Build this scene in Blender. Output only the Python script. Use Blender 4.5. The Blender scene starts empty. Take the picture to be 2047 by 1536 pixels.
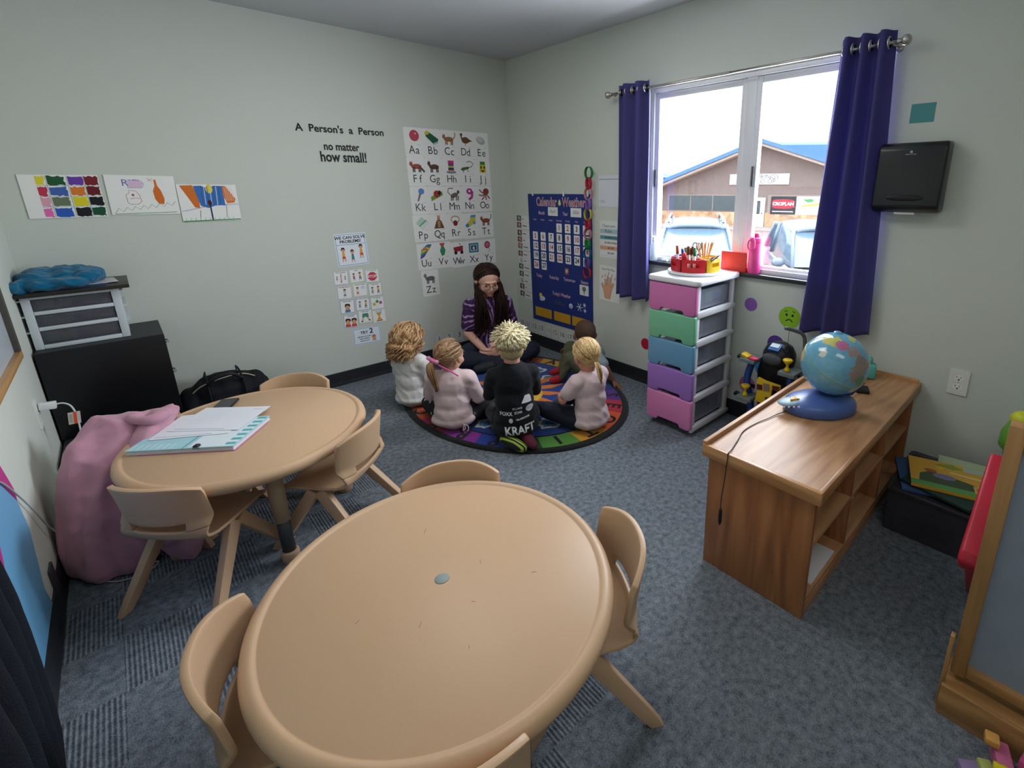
import bpy, bmesh, math, random
from mathutils import Vector, Matrix, noise, Quaternion
C0 = bpy.context.scene
COL = C0.collection
PI = math.pi
random.seed(7)
# ---------------- camera ----------------
cam = bpy.data.objects.new('camera', bpy.data.cameras.new('camera')); COL.objects.link(cam); C0.camera = cam
cam.data.sensor_width = 36; cam.data.lens = 960.7/2047*36
cam.data.shift_x = -172.77/2047; cam.data.shift_y = -131.03/2047
cam.data.clip_start = .02; cam.data.clip_end = 400
_R = Matrix(((.7100, .1916, -.6775), (-.7042, .1853, -.6855), (-.0058, .9638, .2665)))
_q = _R.to_quaternion().normalized()
cam.matrix_world = Matrix.Translation((-2.591, -3.720, 1.425)) @ _q.to_matrix().to_4x4()
# ---------------- world, lights, exposure ----------------
W = bpy.data.worlds.new('world'); C0.world = W; W.use_nodes = True
_w = W.node_tree; bg = _w.nodes['Background']      # overcast sky, brighter overhead than at the horizon
_tc = _w.nodes.new('ShaderNodeTexCoord'); _sp = _w.nodes.new('ShaderNodeSeparateXYZ'); _mr = _w.nodes.new('ShaderNodeMapRange')
_mr.inputs['From Min'].default_value = 0; _mr.inputs['From Max'].default_value = 1; _mr.inputs['To Min'].default_value = 2.0; _mr.inputs['To Max'].default_value = 6.5
_w.links.new(_tc.outputs['Generated'], _sp.inputs[0]); _w.links.new(_sp.outputs[2], _mr.inputs[0]); _w.links.new(_mr.outputs[0], bg.inputs[1])
bg.inputs[0].default_value = (.93, .95, 1, 1)
vs = C0.view_settings; vs.view_transform = 'Standard'; vs.look = 'None'; vs.gamma = 1; vs.exposure = 0.27
C0.render.film_transparent = False
def area_light(name, loc, rot, sx, sy, power, col=(1, 1, 1)):
    l = bpy.data.lights.new(name, 'AREA'); l.shape = 'RECTANGLE'; l.size = sx; l.size_y = sy; l.energy = power; l.color = col
    o = bpy.data.objects.new(name, l); COL.objects.link(o); o.location = loc; o.rotation_euler = rot; return o
area_light('window_fill', (.30, -2.28, 1.47), (0, math.radians(90), 0), 1.05, 1.35, 70, (.88, .95, 1))  # added area lamp outside the pane, boosts the daylight from the sky
# ---------------- helpers ----------------
def lin(h):
    v = [int(h[i:i+2], 16)/255 for i in (0, 2, 4)]
    return tuple(x/12.92 if x < .04045 else ((x+.055)/1.055)**2.4 for x in v) + (1,)
_m = {}
def M(h, rough=.6, spec=.4, bump=0, bscale=60, metal=0, var=0, vscale=8, sheen=0, trans=0, coat=0):
    k = (h, rough, spec, bump, bscale, metal, var, vscale, sheen, trans, coat)
    if k in _m: return _m[k]
    m = bpy.data.materials.new('mat_'+h); m.use_nodes = True; n = m.node_tree; b = n.nodes['Principled BSDF']
    b.inputs['Base Color'].default_value = lin(h); b.inputs['Roughness'].default_value = rough
    b.inputs['Specular IOR Level'].default_value = spec; b.inputs['Metallic'].default_value = metal
    if sheen: b.inputs['Sheen Weight'].default_value = sheen
    if coat: b.inputs['Coat Weight'].default_value = coat
    m.diffuse_color = lin(h)
    tc = n.nodes.new('ShaderNodeTexCoord')
    if bump:
        t = n.nodes.new('ShaderNodeTexNoise'); t.inputs['Scale'].default_value = bscale; t.inputs['Detail'].default_value = 3
        p = n.nodes.new('ShaderNodeBump'); p.inputs['Strength'].default_value = bump; p.inputs['Distance'].default_value = .004
        n.links.new(tc.outputs['Object'], t.inputs['Vector']); n.links.new(t.outputs['Fac'], p.inputs['Height']); n.links.new(p.outputs[0], b.inputs['Normal'])
    # a little colour variation over every surface
    t = n.nodes.new('ShaderNodeTexNoise'); t.inputs['Scale'].default_value = vscale; t.inputs['Detail'].default_value = 2
    mx = n.nodes.new('ShaderNodeMix'); mx.data_type = 'RGBA'; v = var or .03
    c = lin(h)
    mx.inputs[6].default_value = tuple(x*(1-v) for x in c[:3])+(1,); mx.inputs[7].default_value = tuple(min(1, x*(1+v)) for x in c[:3])+(1,)
    n.links.new(tc.outputs['Object'], t.inputs['Vector']); n.links.new(t.outputs['Fac'], mx.inputs[0]); n.links.new(mx.outputs[2], b.inputs['Base Color'])
    if trans:
        ts = n.nodes.new('ShaderNodeBsdfTranslucent'); ts.inputs[0].default_value = c
        ms = n.nodes.new('ShaderNodeMixShader'); ms.inputs[0].default_value = trans
        n.links.new(b.outputs[0], ms.inputs[1]); n.links.new(ts.outputs[0], ms.inputs[2]); n.links.new(ms.outputs[0], n.nodes['Material Output'].inputs[0])
    _m[k] = m; return m
def glassy(name, tint, mixf=.08, rough=.03, body=None, bodyf=0):
    m = bpy.data.materials.new(name); m.use_nodes = True; n = m.node_tree; n.nodes.remove(n.nodes['Principled BSDF'])
    t = n.nodes.new('ShaderNodeBsdfTransparent'); t.inputs[0].default_value = tint
    g = n.nodes.new('ShaderNodeBsdfGlossy'); g.inputs['Roughness'].default_value = rough
    s = n.nodes.new('ShaderNodeMixShader'); s.inputs[0].default_value = mixf
    n.links.new(t.outputs[0], s.inputs[1]); n.links.new(g.outputs[0], s.inputs[2]); last = s
    if body:
        d = n.nodes.new('ShaderNodeBsdfDiffuse'); d.inputs[0].default_value = lin(body)
        s2 = n.nodes.new('ShaderNodeMixShader'); s2.inputs[0].default_value = bodyf
        n.links.new(s.outputs[0], s2.inputs[1]); n.links.new(d.outputs[0], s2.inputs[2]); last = s2
    n.links.new(last.outputs[0], n.nodes['Material Output'].inputs[0]); return m
def nodemat(name):
    m = bpy.data.materials.new(name); m.use_nodes = True; return m, m.node_tree, m.node_tree.nodes['Principled BSDF'], m.node_tree.nodes.new, m.node_tree.links.new
def wood(name, c1, c2, axis=0, rough=.35, sc=1.0):
    m, nt, b, N, L = nodemat(name)
    tc = N('ShaderNodeTexCoord'); mp = N('ShaderNodeMapping'); s = [26*sc]*3; s[axis] = 1.7*sc; mp.inputs['Scale'].default_value = s
    t = N('ShaderNodeTexNoise'); t.inputs['Scale'].default_value = 1; t.inputs['Detail'].default_value = 5; t.inputs['Distortion'].default_value = .3
    mp2 = N('ShaderNodeMapping'); s2 = [3.5*sc]*3; s2[axis] = .45*sc; mp2.inputs['Scale'].default_value = s2
    t2 = N('ShaderNodeTexNoise'); t2.inputs['Scale'].default_value = 1.4; t2.inputs['Detail'].default_value = 1
    wv = N('ShaderNodeMath'); wv.operation = 'MULTIPLY'; wv.inputs[1].default_value = 70
    sn = N('ShaderNodeMath'); sn.operation = 'SINE'
    ad = N('ShaderNodeMath'); ad.operation = 'MULTIPLY_ADD'; ad.inputs[1].default_value = .07; 
    cr = N('ShaderNodeValToRGB'); cr.color_ramp.elements[0].color = lin(c1); cr.color_ramp.elements[1].color = lin(c2)
    cr.color_ramp.elements[0].position = .25; cr.color_ramp.elements[1].position = .7
    L(tc.outputs['Object'], mp.inputs[0]); L(mp.outputs[0], t.inputs['Vector']); L(tc.outputs['Object'], mp2.inputs[0]); L(mp2.outputs[0], t2.inputs['Vector'])
    L(t2.outputs['Fac'], wv.inputs[0]); L(wv.outputs[0], sn.inputs[0]); L(sn.outputs[0], ad.inputs[0]); L(t.outputs['Fac'], ad.inputs[2])
    L(ad.outputs[0], cr.inputs[0]); L(cr.outputs[0], b.inputs['Base Color']); b.inputs['Roughness'].default_value = rough
    bp = N('ShaderNodeBump'); bp.inputs['Strength'].default_value = .12; bp.inputs['Distance'].default_value = .002; L(t.outputs['Fac'], bp.inputs['Height']); L(bp.outputs[0], b.inputs['Normal'])
    return m
class MB:
    def __init__(s): s.v = []; s.f = []; s.mi = []; s.sm = []
    def add(s, vs_, fs, mi=0, smooth=False):
        o = len(s.v); s.v += [tuple(v) for v in vs_]; s.f += [tuple(i+o for i in f) for f in fs]
        s.mi += [mi]*len(fs); s.sm += [smooth]*len(fs); return s
    def box(s, c, d, rot=None, mi=0, taper=1.0):
        x, y, z = (q/2 for q in d); P = []
        for sz in (-1, 1):
            k = taper if sz > 0 else 1
            for sx, sy in ((-1, -1), (1, -1), (1, 1), (-1, 1)): P.append(Vector((sx*x*k, sy*y*k, sz*z)))
        if rot is not None: P = [rot @ p for p in P]
        P = [p+Vector(c) for p in P]
        return s.add(P, [(3, 2, 1, 0), (4, 5, 6, 7), (0, 1, 5, 4), (1, 2, 6, 5), (2, 3, 7, 6), (3, 0, 4, 7)], mi)
    def bb(s, x0, x1, y0, y1, z0, z1, mi=0): return s.box(((x0+x1)/2, (y0+y1)/2, (z0+z1)/2), (abs(x1-x0), abs(y1-y0), abs(z1-z0)), mi=mi)
    def tube(s, pts, r, n=10, mi=0, cap=True, flat=1.0, up=None):
        pts = [Vector(p) for p in pts]; R = r if isinstance(r, (list, tuple)) else [r]*len(pts)
        V = []; F = []; prev = up and Vector(up)
        for i, p in enumerate(pts):
            t = (pts[min(i+1, len(pts)-1)]-pts[max(i-1, 0)]).normalized()
            if prev is None: prev = Vector((0, 0, 1)) if abs(t.z) < .9 else Vector((1, 0, 0))
            a = (prev - t*prev.dot(t)).normalized() if (prev - t*prev.dot(t)).length > 1e-5 else t.orthogonal().normalized()
            prev = a; b = t.cross(a)
            for k in range(n):
                w = 2*PI*k/n; V.append(p+a*math.cos(w)*R[i]*flat+b*math.sin(w)*R[i])
        for i in range(len(pts)-1):
            for k in range(n): k2 = (k+1) % n; F.append((i*n+k, i*n+k2, (i+1)*n+k2, (i+1)*n+k))
        if cap: F.append(tuple(range(n-1, -1, -1))); F.append(tuple((len(pts)-1)*n+k for k in range(n)))
        return s.add(V, F, mi, True)
    def lathe(s, prof, o=(0, 0, 0), n=32, mi=0, axis='z', sx=1, sy=1, rot=None, smooth=True):
        V = []; F = []; m = len(prof); o = Vector(o)
        for r, z in prof:
            for k in range(n):
                w = 2*PI*k/n; p = Vector((r*math.cos(w)*sx, r*math.sin(w)*sy, z))
                if axis == 'x': p = Vector((p.z, p.x, p.y))
                if axis == 'y': p = Vector((p.x, p.z, p.y)); 
                if rot is not None: p = rot @ p
                V.append(p+o)
        for i in range(m-1):
            for k in range(n): k2 = (k+1) % n; F.append((i*n+k, i*n+k2, (i+1)*n+k2, (i+1)*n+k))
        if prof[0][0] > 1e-6: F.append(tuple(range(n-1, -1, -1)))
        if prof[-1][0] > 1e-6: F.append(tuple((m-1)*n+k for k in range(n)))
        return s.add(V, F, mi, smooth)
    def ell(s, c, r, rot=None, n=16, m=10, mi=0):
        V = []; F = []
        for i in range(m+1):
            a = PI*i/m
            for k in range(n):
                w = 2*PI*k/n; p = Vector((r[0]*math.sin(a)*math.cos(w), r[1]*math.sin(a)*math.sin(w), r[2]*math.cos(a)))
                if rot is not None: p = rot @ p
                V.append(p+Vector(c))
        for i in range(m):
            for k in range(n): k2 = (k+1) % n; F.append((i*n+k, (i+1)*n+k, (i+1)*n+k2, i*n+k2))
        return s.add(V, F, mi, True)
    def prism(s, poly, o, U, V_, D, mi=0):
        o, U, V_, D = Vector(o), Vector(U), Vector(V_), Vector(D); n = len(poly)
        P = [o+U*a+V_*b for a, b in poly]; Q = [p+D for p in P]
        F = [tuple(range(n-1, -1, -1)), tuple(range(n, 2*n))]+[(i, (i+1) % n, n+(i+1) % n, n+i) for i in range(n)]
        return s.add(P+Q, F, mi)
    def grid(s, fn, nu, nv, mi=0, smooth=True, skip=None):
        V = [fn(i/nu, j/nv) for j in range(nv+1) for i in range(nu+1)]
        F = [(j*(nu+1)+i, j*(nu+1)+i+1, (j+1)*(nu+1)+i+1, (j+1)*(nu+1)+i) for j in range(nv) for i in range(nu) if not (skip and skip((i+.5)/nu, (j+.5)/nv))]
        return s.add(V, F, mi, smooth)
    def build(s, name, mats, parent=None, bevel=0, seg=2, solid=0, sub=0, off=0, remesh=0, smooth_it=0, disp=None, fix=True):
        me = bpy.data.meshes.new(name); me.from_pydata(s.v, [], s.f); mats = mats if isinstance(mats, (list, tuple)) else [mats]
        for m in mats: me.materials.append(m)
        me.polygons.foreach_set('material_index', s.mi); me.polygons.foreach_set('use_smooth', s.sm); me.update()
        bm = bmesh.new(); bm.from_mesh(me)
        if fix: bmesh.ops.remove_doubles(bm, verts=bm.verts, dist=1e-6); bmesh.ops.recalc_face_normals(bm, faces=bm.faces)
        bm.to_mesh(me); bm.free()
        o = bpy.data.objects.new(name, me); COL.objects.link(o)
        if parent: o.parent = parent
        mods = False
        if solid: q = o.modifiers.new('s', 'SOLIDIFY'); q.thickness = solid; q.offset = off; mods = True
        if remesh:
            q = o.modifiers.new('r', 'REMESH'); q.mode = 'VOXEL'; q.voxel_size = remesh; q.use_smooth_shade = True; mods = True
        if smooth_it: q = o.modifiers.new('sm', 'SMOOTH'); q.iterations = smooth_it; q.factor = .5; mods = True
        if bevel: q = o.modifiers.new('b', 'BEVEL'); q.width = bevel; q.segments = seg; q.limit_method = 'ANGLE'; q.angle_limit = math.radians(40); mods = True
        if sub: q = o.modifiers.new('u', 'SUBSURF'); q.levels = sub; q.render_levels = sub; mods = True
        if mods:
            dg = bpy.context.evaluated_depsgraph_get(); dg.update()
            nm = bpy.data.meshes.new_from_object(o.evaluated_get(dg)); o.modifiers.clear(); o.data = nm
            if remesh:
                for p in nm.polygons: p.use_smooth = True
                if not nm.materials: [nm.materials.append(m) for m in mats]
            if bevel: nm.shade_smooth(); nm.set_sharp_from_angle(angle=math.radians(35))
        if disp:
            n_ = len(o.data.vertices); co = [0.0]*(3*n_); nr = [0.0]*(3*n_); o.data.vertices.foreach_get('co', co); o.data.vertices.foreach_get('normal', nr)
            for i in range(n_):
                c_ = Vector(co[3*i:3*i+3]); m_ = Vector(nr[3*i:3*i+3]); c_ = c_+m_*disp(c_, m_); co[3*i:3*i+3] = c_
            o.data.vertices.foreach_set('co', co); o.data.update()
        return o
def root(name, label, cat, loc=(0, 0, 0), rz=0, group=None):
    o = bpy.data.objects.new(name, None); COL.objects.link(o); o.location = loc; o.rotation_euler = (0, 0, rz); o.empty_display_size = .05
    return tag(o, label, cat, group)
def tag(o, label, cat, group=None):
    o['label'] = label; o['category'] = cat
    if group: o['group'] = group
    return o
def struct(o): o['kind'] = 'structure'; return o
def place(o, loc, rz=0): o.location = loc; o.rotation_euler = (0, 0, rz); return o
def copy_tree(o, parent=None):
    c = o.copy(); COL.objects.link(c); c.parent = parent
    for ch in list(o.children): copy_tree(ch, c)
    return c
def RZ(a): return Matrix.Rotation(a, 3, 'Z')
def RX(a): return Matrix.Rotation(a, 3, 'X')
def RY(a): return Matrix.Rotation(a, 3, 'Y')
# text meshes (2D triangles)
_tx = {}
def text2d(s, bold=False):
    k = (s, bold)
    if k in _tx: return _tx[k]
    cu = bpy.data.curves.new('t', 'FONT'); cu.body = s; cu.size = 1; cu.align_x = 'CENTER'; cu.align_y = 'CENTER'; cu.resolution_u = 3
    if bold: cu.offset = .028
    o = bpy.data.objects.new('t', cu); COL.objects.link(o)
    dg = bpy.context.evaluated_depsgraph_get(); me = bpy.data.meshes.new_from_object(o.evaluated_get(dg))
    r = ([(v.co.x, v.co.y) for v in me.vertices], [tuple(p.vertices) for p in me.polygons])
    bpy.data.objects.remove(o); bpy.data.curves.remove(cu); bpy.data.meshes.remove(me); _tx[k] = r; return r
FR = {'A': (Vector((0, 0, 0)), Vector((1, 0, 0)), Vector((0, -1, 0))), 'B': (Vector((0, 0, 0)), Vector((0, -1, 0)), Vector((-1, 0, 0))),
      'C': (Vector((-2.98, 0, 0)), Vector((0, 1, 0)), Vector((1, 0, 0)))}
class Cv:
    """flat printed thing: a thin slab plus printed shapes, units are fractions of its width / height (0..1)"""
    def __init__(s, w, h, paper='f2f2ee', th=.0012, rough=.5, corner=0, back=True):
        s.w, s.h, s.th = w, h, th; s.mb = MB(); s.mats = []; s.rough = rough; s.layer = 0
        if back:
            if corner:
                P = []
                for cx, cy, a0 in ((1-corner/w, 1-corner/h, 0), (corner/w, 1-corner/h, 90), (corner/w, corner/h, 180), (1-corner/w, corner/h, 270)):
                    for k in range(4):
                        a = math.radians(a0+30*k); P.append((cx+math.cos(a)*corner/w, cy+math.sin(a)*corner/h))
            else: P = [(0, 0), (1, 0), (1, 1), (0, 1)]
            s.mb.prism([((a-.5)*w, (b-.5)*h) for a, b in P], (0, 0, 0), (1, 0, 0), (0, 1, 0), (0, 0, th), mi=s.mi(paper))
    def mi(s, c):
        m = M(c, s.rough, .3) if isinstance(c, str) else c
        if m not in s.mats: s.mats.append(m)
        return s.mats.index(m)
    def _z(s): s.layer += 1; return s.th+.00004*s.layer+.0001
    def poly(s, pts, c):
        z = s._z(); s.mb.add([((a-.5)*s.w, (b-.5)*s.h, z) for a, b in pts], [tuple(range(len(pts)))], s.mi(c)); return s
    def rect(s, x0, y0, x1, y1, c): return s.poly([(x0, y0), (x1, y0), (x1, y1), (x0, y1)], c)
    def oval(s, cx, cy, rx, ry, c, n=16, rot=0):
        a = rot; return s.poly([(cx+rx*math.cos(2*PI*k/n)*math.cos(a)-ry*math.sin(2*PI*k/n)*math.sin(a), cy+rx*math.cos(2*PI*k/n)*math.sin(a)+ry*math.sin(2*PI*k/n)*math.cos(a)) for k in range(n)], c)
    def line(s, pts, wd, c):
        z = s._z(); P = [Vector(((a-.5)*s.w, (b-.5)*s.h)) for a, b in pts]; L_ = []; R_ = []
        for i, p in enumerate(P):
            t = (P[min(i+1, len(P)-1)]-P[max(i-1, 0)]).normalized(); nn = Vector((-t.y, t.x))*wd/2; L_.append(p+nn); R_.append(p-nn)
        V = [(p.x, p.y, z) for p in L_+R_]; n = len(P)
        s.mb.add(V, [(i, i+1, n+i+1, n+i) for i in range(n-1)], s.mi(c)); return s
    def text(s, t, cx, cy, size, c, bold=False, sx=1, rot=0):
        vs2, fs = text2d(t, bold); z = s._z(); a = rot
        s.mb.add([((cx-.5)*s.w+size*(x*sx*math.cos(a)-y*math.sin(a)), (cy-.5)*s.h+size*(x*sx*math.sin(a)+y*math.cos(a)), z) for x, y in vs2], fs, s.mi(c)); return s
    def frame(s, wd, c, inset=0):
        i = inset; a, b = wd/s.w, wd/s.h; j, k = i/s.w, i/s.h
        s.rect(j, k, j+a, 1-k, c); s.rect(1-j-a, k, 1-j, 1-k, c); s.rect(j+a, k, 1-j-a, k+b, c); return s.rect(j+a, 1-k-b, 1-j-a, 1-k, c)
    def obj(s, name, parent=None):
        o = s.mb.build(name, s.mats, parent, fix=False); return o
    def hang(s, name, wall, u, z, tilt=0, gap=.0005, label=None, cat=None, group=None):
        O, U, Nn = FR[wall]; Z = Vector((0, 0, 1)); o = s.obj(name)
        if wall == 'B': u = -u if u < 0 else u
        c, sn = math.cos(tilt), math.sin(tilt); A = U*c+Z*sn; B = Z*c-U*sn
        m = Matrix((A, B, Nn)).transposed().to_4x4(); m.translation = O+U*u+Z*z+Nn*gap; o.matrix_world = m
        if label: tag(o, label, cat, group)
        return o
    def lay(s, name, loc, rot=(0, 0, 0), parent=None, label=None, cat=None, group=None):
        o = s.obj(name, parent); o.location = loc; o.rotation_euler = rot
        if label: tag(o, label, cat, group)
        return o
# ================= ROOM SHELL =================
H = 2.44; YB = -5.3; XC = -2.98
MW = M('cfd4cb', .75, .2, bump=.12, bscale=260, var=.012, vscale=3)
m, nt, b, N, L = nodemat('carpet_tiles')
tc = N('ShaderNodeTexCoord'); sp = N('ShaderNodeSeparateXYZ'); L(tc.outputs['Object'], sp.inputs[0])
def mth(op, a, b_=None, c=None):
    q = N('ShaderNodeMath'); q.operation = op
    for i, v in enumerate((a, b_, c)):
        if v is None: continue
        if isinstance(v, (int, float)): q.inputs[i].default_value = v
        else: L(v, q.inputs[i])
    return q.outputs[0]
X, Y = sp.outputs[0], sp.outputs[1]
TX, TY = .20, .25
cx = mth('FLOOR', mth('DIVIDE', mth('ADD', X, 2.83), TX)); cy = mth('FLOOR', mth('DIVIDE', mth('ADD', Y, 1.98), TY))
wn = N('ShaderNodeTexWhiteNoise'); wn.noise_dimensions = '2D'; cb = N('ShaderNodeCombineXYZ'); L(cx, cb.inputs[0]); L(cy, cb.inputs[1]); L(cb.outputs[0], wn.inputs['Vector'])
par = mth('MODULO', mth('ABSOLUTE', mth('ADD', cx, cy)), 2)
ribm = mth('MULTIPLY', mth('MULTIPLY', mth('LESS_THAN', par, .5), mth('LESS_THAN', X, -1.83)), mth('GREATER_THAN', wn.outputs[0], .25))
rib = mth('SINE', mth('MULTIPLY', X, 2*PI/.0115)); rib = mth('MULTIPLY_ADD', rib, .5, .5)
n1 = N('ShaderNodeTexNoise'); n1.inputs['Scale'].default_value = 210; n1.inputs['Detail'].default_value = 3; L(tc.outputs['Object'], n1.inputs['Vector'])
n2 = N('ShaderNodeTexNoise'); n2.inputs['Scale'].default_value = 45; n2.inputs['Detail'].default_value = 4; L(tc.outputs['Object'], n2.inputs['Vector'])
hgt = mth('ADD', mth('MULTIPLY', mth('MULTIPLY', rib, ribm), .75), mth('MULTIPLY', n1.outputs[0], 1.0))
cr = N('ShaderNodeValToRGB'); cr.color_ramp.elements[0].color = lin('454d55'); cr.color_ramp.elements[1].color = lin('8f979f'); cr.color_ramp.elements[0].position = .32; cr.color_ramp.elements[1].position = .72
fac = mth('ADD', mth('MULTIPLY', n1.outputs[0], .45), mth('MULTIPLY', n2.outputs[0], .55))
fac = mth('ADD', fac, mth('MULTIPLY', mth('MULTIPLY', mth('SUBTRACT', rib, .55), ribm), .22))
L(fac, cr.inputs[0]); L(cr.outputs[0], b.inputs['Base Color']); b.inputs['Roughness'].default_value = .95; b.inputs['Specular IOR Level'].default_value = .1
bp = N('ShaderNodeBump'); bp.inputs['Distance'].default_value = .004; bp.inputs['Strength'].default_value = .6; L(hgt, bp.inputs['Height']); L(bp.outputs[0], b.inputs['Normal'])
CARPET = m
struct(MB().bb(XC-.15, .15, YB-.15, .15, -.12, 0).build('floor', CARPET))
MCE = M('c2c6c8', .9, .1, bump=.1, bscale=200, var=.02)
ce = MB().bb(XC-.15, .15, YB-.15, .15, H, H+.12); struct(ce.build('ceiling', MCE))
struct(MB().bb(XC-.15, .15, 0, .15, 0, H).build('wall_back', MW))
struct(MB().bb(XC-.15, XC, YB, 0, 0, H).build('wall_left', MW))
struct(MB().bb(XC-.15, .15, YB-.15, YB, 0, H).build('wall_front', MW))
WY0, WY1, WZ0, WZ1 = -1.575, -2.98, .925, 2.02
w = MB()
w.bb(0, .15, WY0, 0, 0, H); w.bb(0, .15, YB, WY1, 0, H); w.bb(0, .15, WY1, WY0, 0, WZ0); w.bb(0, .15, WY1, WY0, WZ1, H)
struct(w.build('wall_right', MW, fix=False))
MBB = M('23262a', .5, .4, var=.05)
def bb_prof(o, U, Nn, length, name):
    P = [(0, 0), (.011, 0), (.010, .012), (.007, .03), (.006, .098), (.004, .102), (0, .102)]
    return struct(MB().prism(P, o, Nn, (0, 0, 1), Vector(U)*length).build(name, MBB))
bb_prof((XC, 0, 0), (1, 0, 0), (0, -1, 0), -XC, 'baseboard_back')
bb_prof((0, 0, 0), (0, -1, 0), (-1, 0, 0), -YB, 'baseboard_right')
bb_prof((XC, 0, 0), (0, -1, 0), (1, 0, 0), -YB, 'baseboard_left')
# ---- window ----
MV = M('e4e6ea', .35, .5); MVD = M('55585c', .5); MGL = glassy('window_glass', (.97, .98, 1, 1), .06)
def ring(mb, y0, y1, z0, z1, x0, x1, wd, wb=None):
    wb = wb or wd
    mb.bb(x0, x1, y0, y0-wd, z0, z1); mb.bb(x0, x1, y1+wd, y1, z0, z1); mb.bb(x0, x1, y0-wd, y1+wd, z1-wd, z1); mb.bb(x0, x1, y0-wd, y1+wd, z0, z0+wb)
fr = MB(); ring(fr, WY0, WY1, WZ0, WZ1, .02, .13, .028); fr.bb(.03, .12, -2.245, -2.305, WZ0+.01, WZ1-.01)
win = struct(fr.build('window_1', MV, bevel=.003, fix=False))
for y0, y1 in ((-1.600, -2.250), (-2.300, -2.955)):
    s = MB(); ring(s, y0, y1, WZ0+.008, WZ1-.030, .035, .075, .036, .036); s.build('sash', MV, win, bevel=.003, fix=False)
    MB().bb(.052, .056, y0-.03, y1+.03, WZ0+.03, WZ1-.05).build('pane', MGL, win)
    MB().box((.030, y0-.018, 1.47), (.012, .014, .11)).build('latch', MVD, win, bevel=.002)
MB().box((.028, -2.275, 1.02), (.014, .022, .20)).build('latch', MV, win, bevel=.004)
MSL = M('2c2f34', .3, .5)
struct(MB().bb(-.028, .035, WY0+.01, WY1-.01, WZ0-.022, WZ0+.002).build('window_sill', MSL, bevel=.003)).name = 'trim_1'
# ---- ceiling lights and one added fill panel (recessed panels over the room, above the picture) ----
def ceiling_panel(x, y, power, lab):
    r = root('ceiling_light', lab, 'ceiling light', (x, y, H))
    f = MB(); f.bb(-.32, .32, -.62, -.59, -.025, 0); f.bb(-.32, .32, .59, .62, -.025, 0); f.bb(-.32, -.29, -.59, .59, -.025, 0); f.bb(.29, .32, -.59, .59, -.025, 0); f.build('frame', MV, r)
    em = bpy.data.materials.new('panel_glow'); em.use_nodes = True; bb_ = em.node_tree.nodes['Principled BSDF']; bb_.inputs['Emission Color'].default_value = (1, .96, .9, 1); bb_.inputs['Emission Strength'].default_value = 1.5
    MB().bb(-.29, .29, -.59, .59, -.02, -.01).build('diffuser', em, r)
    area_light('panel_lamp', (x, y, H-.03), (0, 0, 0), .58, 1.18, power, (1, .985, .96))
ceiling_panel(-1.5, -1.75, 8, 'ceiling light panel over the middle of the room')
ceiling_panel(-1.9, -4.2, 3, 'added ceiling fill panel near the wall opposite the alphabet cards')  # unseen second panel, added for weak fill
# ================= OUTSIDE =================
G = -1.5
MG = M('94766e', .95, .1, var=.1, vscale=.6); MCON = M('938a84', .95, .1, var=.05, vscale=1)
o = MB().bb(.5, 90, -60, 70, G-.3, G).build('ground', MG); struct(o); o.name = 'street_ground'
fang = math.radians(-75.932)
def facade(mb_u=0): return None
bl = root('store_building', 'brown gabled store across the street with a blue roof', 'building', (29.676, 12.495, G), fang)
MSID = M('7b716c', .9, .1, var=.12, vscale=3); MROOF = M('4b78a6', .6, .3); MFAS = M('a99c90', .8); MSTONE_ = None
def stonemat():
    m, nt, b, N, L = nodemat('fieldstone'); tc = N('ShaderNodeTexCoord'); v = N('ShaderNodeTexVoronoi'); v.inputs['Scale'].default_value = 2.6; L(tc.outputs['Object'], v.inputs['Vector'])
    cr = N('ShaderNodeValToRGB'); e = cr.color_ramp; e.elements[0].color = lin('8d6a4a'); e.elements[1].color = lin('c9b190'); e.elements.new(.5).color = lin('b58f66'); 
    L(v.outputs['Color'], cr.inputs[0]); v2 = N('ShaderNodeTexVoronoi'); v2.feature = 'DISTANCE_TO_EDGE'; v2.inputs['Scale'].default_value = 2.6; L(tc.outputs['Object'], v2.inputs['Vector'])
    mt = N('ShaderNodeMath'); mt.operation = 'GREATER_THAN'; mt.inputs[1].default_value = .035; L(v2.outputs['Distance'], mt.inputs[0])
    mx = N('ShaderNodeMix'); mx.data_type = 'RGBA'; mx.inputs[6].default_value = lin('9c8d7c'); L(mt.outputs[0], mx.inputs[0]); L(cr.outputs[0], mx.inputs[7]); L(mx.outputs[2], b.inputs['Base Color']); b.inputs['Roughness'].default_value = .9
    return m
# facade local: x along the front (to the right in the photo), z above the street, front at y=0, building behind is +y
sg = 1
def fz(z): return z-G
wall = MB(); D_ = 16
P = [(-7.9, 0), (7.6, 0), (7.6, fz(1.25)), (-.37, fz(3.95)), (-7.9, fz(1.25))]
wall.prism(P, (0, 0, 0), (1, 0, 0), (0, 0, 1), (0, D_, 0)); wall.build('wall', MSID, bl)
rf = MB()
for x0, z0, x1, z1 in ((-8.9, 1.02, -.37, 4.12), (-.37, 4.12, 8.6, 1.02)):
    rf.prism([(x0, fz(z0)), (x1, fz(z1)), (x1, fz(z1)+.26), (x0, fz(z0)+.26)], (0, -.9, 0), (1, 0, 0), (0, 0, 1), (0, D_+1.2, 0))
rf.build('roof', MROOF, bl)
MB().prism([(-.3, fz(4.05)), (7.5, fz(3.75)), (7.5, fz(1.3)), (-.3, fz(3.9))], (0, .6, 0), (1, 0, 0), (0, 0, 1), (0, 1.2, .25)).build('side_roof', MROOF, bl)
fs = MB()
for x0, z0, x1, z1 in ((-8.8, .86, -.37, 3.94), (-.37, 3.94, 8.5, .86)):
    fs.prism([(x0, fz(z0)), (x1, fz(z1)), (x1, fz(z1)+.16), (x0, fz(z0)+.16)], (0, -.82, 0), (1, 0, 0), (0, 0, 1), (0, .8, 0))
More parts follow.
